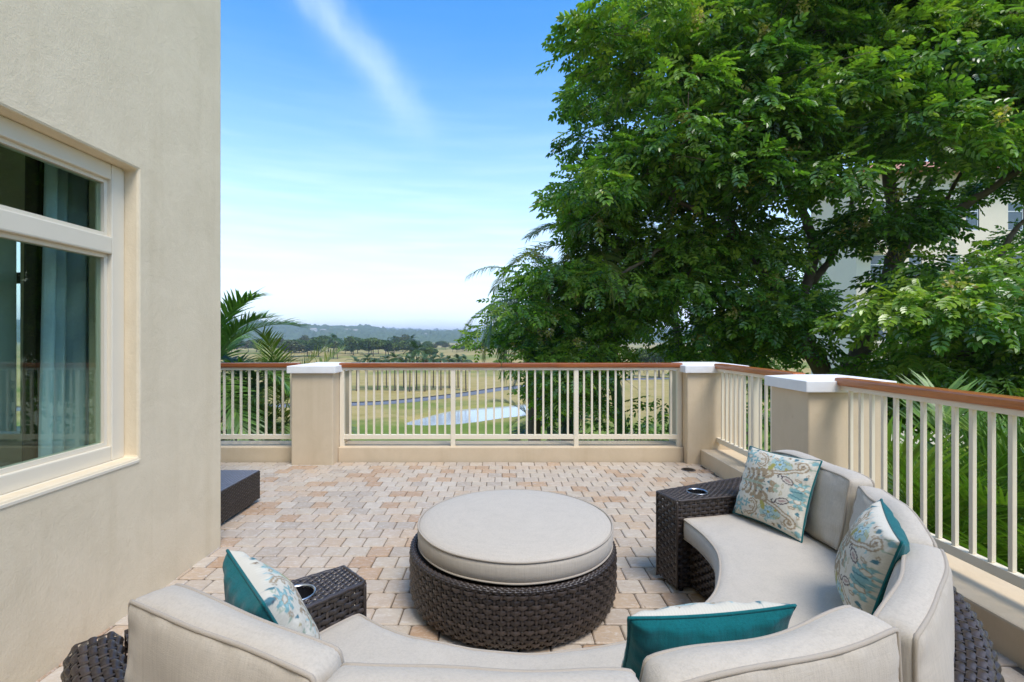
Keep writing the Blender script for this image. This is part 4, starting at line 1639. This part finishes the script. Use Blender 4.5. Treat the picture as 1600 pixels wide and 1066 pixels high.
r5 = rand_in(57)
bgp = [(1090, 470), (1180, 420), (1330, 420), (1340, 620), (1080, 620)]
cl = fill_poly(bgp, 50, (15, 18), r5, keep=.8)
TB3 = np.array((8.2, 16.5, GZ))
broad_tree('broadleaf_tree', 'leafy green tree standing behind the big tree and corner pillar', [([TB3, (8.2, 16.5, -3), at(1190, 560, 16.5), at(1210, 500, 16.5), at(1220, 450, 16.5)], .16, .04), ([at(1190, 570, 16.5), at(1240, 520, 16.5), at(1290, 470, 16.5)], .08, .03)], cl, [r5.uniform(.8, 1.1) for _ in cl], 60, r5, .6, 0, TB3)

# ------------------------------------------------------------------ palms


def frond_mesh(name, L, e0, droop, n, ll, lw, ldroop, seed, tint, tint2, vee=.35, spread_=62):
    r_ = rand_in(seed)
    s = np.linspace(0, 1, 26)
    el = e0 - droop * s ** 1.35
    d = np.stack([np.cos(el), 0 * s, np.sin(el)], -1) * L / 25
    p = np.concatenate([[(0, 0, 0)], np.cumsum(d, 0)[:-1]])
    p[:, 1] += .03 * L * np.sin(s * 2.2 + r_.uniform(0, 6)) * s
    mb = MB()
    mb.tube(p, np.linspace(.018, .003, 26) * (L / 2.2), 5)
    cols = [np.tile(np.array(tint2), (mb.n, 1))]
    verts, quads = [], []
    for k in range(n):
        sk = .14 + .86 * (k + .3) / n
        base = np.array([np.interp(sk, s, p[:, i]) for i in range(3)])
        ek = np.interp(sk, s, el)
        tg = np.array((math.cos(ek), 0, math.sin(ek)))
        upv = np.array((-math.sin(ek), 0, math.cos(ek)))
        for sd_ in (1, -1):
            ln = ll * (.35 + .65 * math.sin(math.pi * (.12 + .80 * sk)) ** .8) * r_.uniform(.85, 1.1)
            an = R_(spread_ - 32 * sk + r_.normal(0, 5))
            dr = tg * math.cos(an) + np.array((0, sd_, 0)) * math.sin(an) + upv * (vee + r_.normal(0, .10))
            dr /= np.linalg.norm(dr)
            q = base.copy()
            w0 = np.cross(dr, upv)
            w0 /= np.linalg.norm(w0) + 1e-9
            strip = []
            for j in range(5):
                wj = lw * (.55, 1.0, .9, .6, .08)[j] / 2
                strip.append(q - w0 * wj)
                strip.append(q + w0 * wj)
                dr = dr + np.array((0, 0, -ldroop * (.35 + .3 * j) * r_.uniform(.7, 1.3)))
                dr /= np.linalg.norm(dr)
                q = q + dr * ln / 4
            b = len(verts)
            verts += strip
            quads += [(b + 2 * j, b + 2 * j + 1, b + 2 * j + 3, b + 2 * j + 2) for j in range(4)]
            mixk = r_.random() ** 2
            cols.append(np.tile(np.array(tint) * (1 - mixk) + np.array(tint2) * mixk, (10, 1)))
    mb.add(np.array(verts), np.array(quads))
    return mesh_from(name, np.concatenate(mb.v), mb.f, False, {'tint': np.concatenate(cols)})


def palm(name, label, crown, base_z, tr_r, n, Lf, e_rng, droop, ll, lw, ldroop, seed, tint, tint2, leaflets=44, shaft=0, lean=(0, 0), group=None, cane=False, cat='palm'):
    r_ = rand_in(seed)
    crown = np.array(crown, float)
    t = thing(name, label, cat, (crown[0] - lean[0], crown[1] - lean[1], base_z), group)
    L = np.array(t.location)
    if cane:
        for k in range(cane):
            a = r_.uniform(0, 6.28)
            top = crown + np.array((math.cos(a), math.sin(a), 0)) * r_.uniform(.05, .3) - L
            MB().tube(smooth_path([(.2 * math.cos(a), .2 * math.sin(a), 0), top * (.6, .6, .5), top], 6), np.linspace(.045, .025, 13), 7).build('cane', M['green_shaft'], t, smooth=True)
    else:
        path_ = smooth_path([(0, 0, 0), (crown - L) * (.35, .35, .4), crown - L], 14)
        k = np.linspace(0, 1, len(path_))
        rr = tr_r * (1.25 - .45 * k) * (1 + .035 * (np.arange(len(path_)) % 2))
        if shaft:
            cut = int(len(path_) * (1 - shaft))
            MB().tube(path_[:cut + 1], rr[:cut + 1], 12).build('trunk', M['palm_trunk'], t, smooth=True)
            MB().tube(path_[cut:], rr[cut:] * np.linspace(1.05, .8, len(path_) - cut), 12).build('crownshaft', M['green_shaft'], t, smooth=True)
        else:
            MB().tube(path_, rr, 12).build('trunk', M['palm_trunk'], t, smooth=True)
    nv = 5
    meshes = []
    for k in range(nv):
        e = R_(e_rng[0] + (e_rng[1] - e_rng[0]) * k / (nv - 1))
        me = frond_mesh('frond', Lf * r_.uniform(.9, 1.08), e, droop * (.85 + .3 * r_.random()), leaflets, ll, lw, ldroop, seed * 10 + k, tint, tint2)
        me.materials.append(M['frond'])
        meshes.append(me)
    for k in range(n):
        a = k * 2.39996 + r_.normal(0, .15)
        me = meshes[k * nv // n]
        o = link('frond', me, None, t)
        off = r_.normal(0, .06, 3) if not cane else np.array((*r_.normal(0, .22, 2), r_.normal(0, .15)))
        o.location = tuple(crown - L + off)
        o.rotation_euler = (r_.normal(0, .08), r_.normal(0, .06), a)
        o.scale = (r_.uniform(.88, 1.1),) * 3
    return t


DK, DK2 = (.045, .105, .025), (.085, .155, .035)
YG, YG2 = (.16, .24, .03), (.30, .31, .05)
BG, BG2 = (.115, .235, .022), (.22, .34, .04)
palm('coconut_palm', 'green coconut palm with arching fronds behind the house corner', at(322, 588, 8.6), GZ, .14, 26, 1.9, (78, -25), 1.25, .50, .036, .10, 61, (.11, .23, .035), (.19, .32, .06), 62)
palm('areca_palm', 'yellow-green feathery palm growing behind the pillar and house corner', at(435, 660, 9.6), GZ, .1, 16, 1.75, (80, 10), 1.2, .42, .022, .08, 62, YG, YG2, cane=5)
palm('areca_palm', 'low dark feathery palm below the short railing', at(372, 672, 8.4), GZ, .1, 14, 1.7, (75, -5), 1.3, .5, .03, .12, 63, DK, DK2, cane=4)
palm('royal_palm', 'tall royal palm with green crownshaft rising behind the far railing', at(930, 385, 10.9), GZ, .13, 20, 2.1, (50, -25), 1.35, .62, .030, .28, 64, (.16, .23, .03), (.34, .33, .07), 60, shaft=.42, lean=(-1.25, 0))
palm('weeping_palm', 'palm with fine weeping fronds hanging in front of the pond', at(835, 462, 12.4), GZ, .17, 22, 2.5, (45, -45), 1.5, .55, .020, .55, 65, (.11, .19, .05), (.20, .26, .08), 60)
palm('weeping_palm', 'dark palm with long drooping skirt standing beside the weeping palm', at(888, 545, 12.6), GZ, .2, 20, 2.2, (20, -70), 1.3, .6, .022, .55, 66, DK, DK2, 50)
palm('areca_palm', 'small low palm spreading over the grass below the far railing', at(862, 668, 15), GZ, .1, 16, 1.9, (70, -10), 1.3, .5, .03, .15, 67, (.05, .10, .02), (.10, .14, .03), cane=4)
palm('areca_palm', 'bright green feathery palm close beyond the side railing', (4.05, 4.35, -.75), GZ, .1, 26, 1.75, (86, 15), 1.1, .60, .024, .07, 68, BG, BG2, 46, cane=7)
palm('areca_palm', 'bright yellow-green palm beside the bright palm past the side railing', (4.9, 4.0, -.95), GZ, .1, 20, 1.7, (85, 5), 1.2, .55, .026, .08, 69, (.15, .25, .025), (.27, .35, .045), 44, cane=6)
mb = MB()
tp = thing('slender_palm', 'slender bare palm trunk leaning behind the corner pillar', 'palm', (5.05, 14.4, GZ))
pth = smooth_path([(0, 0, 0), (.15, 0, 3.2), at(1062, 560, 14.4) - np.array(tp.location), at(1056, 505, 14.4) - np.array(tp.location), at(1050, 455, 14.4) - np.array(tp.location)], 8)
MB().tube(pth, np.linspace(.13, .085, len(pth)) * (1 + .05 * (np.arange(len(pth)) % 2)), 9).build('trunk', M['palm_trunk'], tp, smooth=True)
for k in range(12):
    me = frond_mesh('frond', 1.9, R_(60 - 9 * k), 1.3, 36, .5, .03, .2, 700 + k, DK, DK2)
    o = link('frond', me, M['frond'], tp, tuple(pth[-1]), (0, 0, k * 2.4))

# young palms in a row on the fairway
r3 = rand_in(81)
ym = []
for k in range(3):
    mb = MB()
    cols = []
    for j in range(15):
        me = frond_mesh('tmp', r3.uniform(1.5, 2.1), R_(r3.uniform(-15, 70)), 1.3, 16, .55, .11, .25, 800 + 20 * k + j, (.035, .085, .018), (.075, .125, .03))
        n_ = len(me.vertices)
        co = np.empty(n_ * 3, np.float32)
        me.vertices.foreach_get('co', co)
        co = co.reshape(-1, 3)
        a = j * 2.4
        co = np.stack([co[:, 0] * math.cos(a) - co[:, 1] * math.sin(a), co[:, 0] * math.sin(a) + co[:, 1] * math.cos(a), co[:, 2]], -1)
        fs = [np.array([p.vertices[:] for p in me.polygons if len(p.vertices) == 4]), np.array([p.vertices[:] for p in me.polygons if len(p.vertices) == 5])]
        cc = np.empty(n_ * 4, np.float32)
        me.color_attributes['tint'].data.foreach_get('color', cc)
        cols.append(cc.reshape(-1, 4)[:, :3])
        mb.add(co, fs)
        bpy.data.meshes.remove(me)
    me = mesh_from('crown', np.concatenate(mb.v), mb.f, False, {'tint': np.concatenate(cols)})
    me.materials.append(M['frond'])
    ym.append(me)
v, f = tube(smooth_path([(0, 0, 0), (.05, 0, 2.2), (0, 0, 4.6)], 6), np.linspace(.10, .065, 13), 8)
ytr = mesh_from('trunk', v, f, True)
ytr.materials.append(M['palm_trunk'])
for k, (px, by, ty) in enumerate([(557, 611, 566), (574, 607, 560), (590, 610, 563), (604, 606, 562), (617, 611, 560), (631, 606, 563), (640, 612, 562), (651, 609, 547), (664, 612, 560), (677, 606, 562), (689, 610, 561), (702, 607, 562), (716, 606, 562), (728, 611, 563)]):
    t_ = (EYE - GZ) / (by - CY)
    Yp = t_ * F
    h = (by - ty) * t_
    e = thing('young_palm', 'taller palm with a larger crown standing out of the row along the cart path' if px == 651 else 'young palm with thin trunk in the row of palms along the cart path', 'palm', ((px - CX) * t_, Yp, float(ground_z(np.array([(px - CX) * t_]), np.array([Yp]))[0])), 'row of young palms on the fairway', r3.uniform(0, 6))
    o = link('trunk', ytr, None, e)
    o.scale = (1, 1, h / 4.6)
    o = link('crown', ym[k % 3], None, e, (0, 0, h))
    o.scale = (r3.uniform(.75, 1.0),) * 3 if px != 651 else (1.25,) * 3

# ------------------------------------------------------------------ distant trees


def far_crown(seed, nl, squash, tints):
    r_ = rand_in(seed)
    P_, T_ = [], []
    for k in range(nl):
        c_ = r_.normal(size=3)
        c_ /= np.linalg.norm(c_)
        c_ *= .55 * r_.random() ** .4
        ra = r_.uniform(.28, .46)
        n = 150
        d = r_.normal(size=(n, 3))
        d /= np.linalg.norm(d, axis=1, keepdims=True)
        P_.append(c_ + d * ra * r_.uniform(.75, 1.05, (n, 1)))
        T_.append(np.tile(np.array(tints[k % len(tints)]), (n, 1)) * r_.uniform(.7, 1.3, (n, 1)))
    P_, T_ = np.concatenate(P_), np.concatenate(T_)
    P_[:, 2] = (P_[:, 2]) * squash
    n = len(P_)
    tv, tq = np.array([(-.06, 0, 0), (0, .05, .012), (.06, 0, 0), (0, -.05, .012)]), np.array([(0, 3, 2, 1)])
    v, q, col = scatter((tv, tq), P_, r_.normal(size=(n, 3)), r_.normal(size=(n, 3)) + np.array((0, 0, .8)), r_.uniform(.8, 1.5, n), T_)
    me = mesh_from('crown', v, q, False, {'tint': col})
    me.materials.append(M['far_leaf'])
    return me


FT = [(.06, .11, .024), (.085, .14, .03), (.05, .09, .022), (.12, .165, .04)]
FT2 = [(.11, .13, .045), (.15, .15, .06), (.09, .10, .035)]
fcs = [far_crown(91, 16, .72, FT), far_crown(92, 18, .65, FT), far_crown(93, 14, .85, FT), far_crown(94, 15, .7, FT2)]
v, f = tube([(0, 0, 0), (.02, 0, .5), (0, .01, 1.0)], [.05, .04, .03], 7)
ftr = mesh_from('trunk', v, f, True)
ftr.materials.append(M['bark'])
fpm = []
r4 = rand_in(95)


def far_tree(px, by, h_px, w_px, kind, label, group='trees along the far edge of the golf course'):
    t_ = (EYE - GZ) / (by - CY)
    X_, Yp = (px - CX) * t_, t_ * F
    z = float(ground_z(np.array([X_]), np.array([Yp]))[0])
    e = thing('distant_tree', label, 'tree', (X_, Yp, z), group, r4.uniform(0, 6))
    h, w = h_px * t_, w_px * t_
    o = link('trunk', ftr, None, e)
    o.scale = (h * .5, h * .5, h * .55)
    me = fcs[kind]
    o = link('crown', me, None, e, (0, 0, h * .58))
    o.scale = (w * .58, w * .58, h * .56)


LB = ['dark green round tree in the tree line beyond the fairway', 'mid green spreading tree in the tree line beyond the fairway', 'tall narrow green tree in the tree line beyond the fairway', 'dry olive-brown tree in the tree line beyond the fairway']
for k in range(44):
    px = 330 + k * 11.5 + r4.uniform(-5, 5)
    if px > 800:
        px = px + 230
    hs = 24 if px < 500 else (27 if px < 640 else 13)
    kd = int(r4.integers(0, 4))
    far_tree(px, 551 + r4.uniform(-2, 3) - (4 if px > 650 else 0), hs * r4.uniform(.75, 1.15), r4.uniform(24, 40) * (1 if px < 650 else .6), kd, LB[kd])
for px, by, h, w, kd in ((455, 557, 28, 46, 3), (480, 556, 30, 40, 1), (498, 557, 34, 36, 0), (552, 556, 32, 34, 2), (583, 559, 33, 42, 0), (603, 558, 31, 32, 1), (640, 556, 30, 34, 0), (664, 554, 24, 26, 2), (675, 562, 22, 24, 0), (707, 549, 12, 10, 0), (722, 549, 11, 8, 0), (729, 549, 12, 8, 2), (735, 548, 9, 7, 0), (742, 548, 8, 6, 1)):
    far_tree(px, by, h, w, kd, LB[kd])
for px, by, h, w, kd in ((1030, 590, 62, 40, 1), (1052, 586, 48, 32, 3), (1075, 585, 44, 40, 1), (1000, 588, 50, 40, 0)):
    far_tree(px, by, h, w, kd, 'rounded garden tree standing past the palm trunks', 'garden trees past the palm trunks')
# tall coconut palms in the tree line
for k, (px, by, ty) in enumerate(((521, 561, 532), (528, 562, 529), (616, 556, 529), (643, 556, 530))):
    t_ = (EYE - GZ) / (by - CY)
    e = thing('distant_palm', 'tall coconut palm standing in front of the far tree line', 'palm', ((px - CX) * t_, t_ * F, GZ), 'tall palms by the far tree line', r4.uniform(0, 6))
    h = (by - ty) * t_
    o = link('trunk', ytr, None, e)
    o.scale = (1.6, 1.6, h / 4.6)
    o.rotation_euler = (0, R_((-6, 9, 1, -1)[k]), 0)
    dx = h * math.sin(R_((-6, 9, 1, -1)[k]))
    o = link('crown', ym[k % 3], None, e, (dx, 0, h * .99))
    o.scale = (1.9, 1.9, 1.9)
# low dry scrub at the left of the field
# ------------------------------------------------------------------ pale houses on the hill
hm = plain('pale_house_paint', (.66, .62, .56), .8, .2, .05, 1)
rm = plain('pale_roof', (.45, .38, .32), .8, .2, .05, 1)
for k, (px, py, w) in enumerate(((490, 516.5, 10), (505, 518, 8), (541, 517.5, 14), (556, 518.5, 9), (478, 518.5, 6), (664, 524.5, 6))):
    Yh = 1240
    p = at(px, py + 1, Yh)
    e = thing('hillside_house', 'small pale house on the wooded ridge beyond the golf course', 'house', tuple(p), 'pale houses on the ridge')
    s = w * Yh / F
    MB().box(-s / 2, s / 2, -5, 5, -14, 5).build('wall', hm, e)
    v = [(-s / 2 - .6, -5.6, 5.02), (s / 2 + .6, -5.6, 5.02), (s / 2 + .6, 5.6, 5.02), (-s / 2 - .6, 5.6, 5.02), (-s / 2 + 2, 0, 7.5), (s / 2 - 2, 0, 7.5)]
    MB().add(v, [np.array([(0, 1, 5, 4), (2, 3, 4, 5), (0, 3, 2, 1)]), np.array([(1, 2, 5), (3, 0, 4)])]).build('roof', rm, e)

# ------------------------------------------------------------------ neighbouring building behind the big tree
YB = 34.0
bl = thing('apartment_building', 'cream apartment building with terracotta roof seen through the big tree', 'building', (34, YB, GZ))
bx0, bx1 = at(1338, 0, YB)[0], 62.0
zt = at(0, 272, YB)[2]
lo = np.array(bl.location)
bc = plain('cream_render', (.80, .67, .49), .85, .2, .05, 1.5)
openings = []
for row, (y0_, y1_) in enumerate(((316, 360), (398, 446), (484, 532), (566, 612))):
    for (p0, p1) in ((1360, 1385), (1420, 1440), (1479, 1500), (1509, 1530), (1575, 1600), (1640, 1665), (1700, 1725)):
        openings.append((at(p0, 0, YB)[0], at(p1, 0, YB)[0], at(0, y1_, YB)[2], at(0, y0_, YB)[2]))
xsl = sorted({bx0, bx1, *[o[0] for o in openings], *[o[1] for o in openings]})
zsl = sorted({GZ, zt, *[o[2] for o in openings], *[o[3] for o in openings]})
mb = MB()
for i in range(len(xsl) - 1):
    for j in range(len(zsl) - 1):
        xm, zm = (xsl[i] + xsl[i + 1]) / 2, (zsl[j] + zsl[j + 1]) / 2
        if any(o[0] < xm < o[1] and o[2] < zm < o[3] for o in openings):
            continue
        mb.add(np.array([(xsl[i], YB, zsl[j]), (xsl[i + 1], YB, zsl[j]), (xsl[i + 1], YB, zsl[j + 1]), (xsl[i], YB, zsl[j + 1])]) - lo, np.array([(0, 1, 2, 3)]))
mb.build('wall', bc, bl)
MB().box(bx0 - lo[0], bx0 + .2 - lo[0], .001, 5, .001, zt - GZ - .001).build('side_wall', bc, bl)
MB().box(bx0 - lo[0] + .2, bx1 - lo[0], .4, .5, .001, zt - GZ - .002).build('dark_interior', plain('dark_room', (.03, .035, .04), .8, .2), bl)
gw = plain('far_window_glass', (.05, .075, .085), .05, .9, .1, 1)
wf = plain('white_window_frame', (.75, .73, .68), .5, .4, .03, 2)
for (a0_, a1_, b0_, b1_) in openings:
    w = MB()
    d = .07
    for q in ((a0_, a0_ + d, b0_, b1_), (a1_ - d, a1_, b0_, b1_), (a0_ + d, a1_ - d, b1_ - d, b1_), (a0_ + d, a1_ - d, b0_, b0_ + d), (a0_ + d, a1_ - d, b0_ + (b1_ - b0_) * .66, b0_ + (b1_ - b0_) * .66 + d)):
        w.box(q[0] - lo[0], q[1] - lo[0], .06, .14, q[2] - lo[2], q[3] - lo[2])
    wo_ = w.build('window', wf, bl)
    MB().box(a0_ + d - lo[0], a1_ - d - lo[0], .09, .11, b0_ + d - lo[2], b1_ - d - lo[2]).build('pane', gw, wo_)
rz = zt - GZ
v = [(bx0 - 1 - lo[0], -1.0, rz), (bx1 + 1 - lo[0], -1.0, rz), (bx1 + 1 - lo[0], 6, rz), (bx0 - 1 - lo[0], 6, rz), (bx0 + 4 - lo[0], 2.5, rz + 1.8), (bx1 - 4 - lo[0], 2.5, rz + 1.8)]
MB().add(v, [np.array([(0, 1, 5, 4), (2, 3, 4, 5), (0, 3, 2, 1)]), np.array([(1, 2, 5), (3, 0, 4)])]).build('roof', plain('terracotta_tiles', (.42, .20, .12), .85, .2, .2, 3), bl)
for (p0, p1, py) in ((1340, 1378, 388), (1400, 1470, 470), (1500, 1600, 552)):
    a0_, a1_, z_ = at(p0, 0, YB)[0] - lo[0], at(p1, 0, YB)[0] - lo[0], at(0, py, YB)[2] - lo[2]
    bo = MB().box(a0_, a1_, -1.4, -.002, z_ - .15, z_).build('balcony', bc, bl)
    MB().box(a0_, a1_, -1.4, -1.36, z_ + .62, z_ + .68).build('balcony_rail', wf, bo)
    nb = int((a1_ - a0_) / .14)
    mb = MB()
    for k in range(nb):
        xx = a0_ + (k + .5) * (a1_ - a0_) / nb
        mb.box(xx - .02, xx + .02, -1.39, -1.37, z_ + .002, z_ + .618)
    o = mb.build('balcony_balusters', wf, bo)
    o['kind'] = 'stuff'

# ------------------------------------------------------------------ haze
hz_ = MB().box(-6300, 6300, -3200, 7300, -12, 90).build('haze', None)
hz_['kind'] = 'stuff'
hm_ = bpy.data.materials.new('haze_air')
hm_.use_nodes = True
nt = hm_.node_tree
nt.nodes.clear()
pv = nt.nodes.new('ShaderNodeVolumePrincipled')
pv.inputs['Color'].default_value = (.80, .88, 1.0, 1)
pv.inputs['Density'].default_value = .00042
pv.inputs['Anisotropy'].default_value = .2
oo = nt.nodes.new('ShaderNodeOutputMaterial')
nt.links.new(pv.outputs[0], oo.inputs['Volume'])
hz_.data.materials.append(hm_)
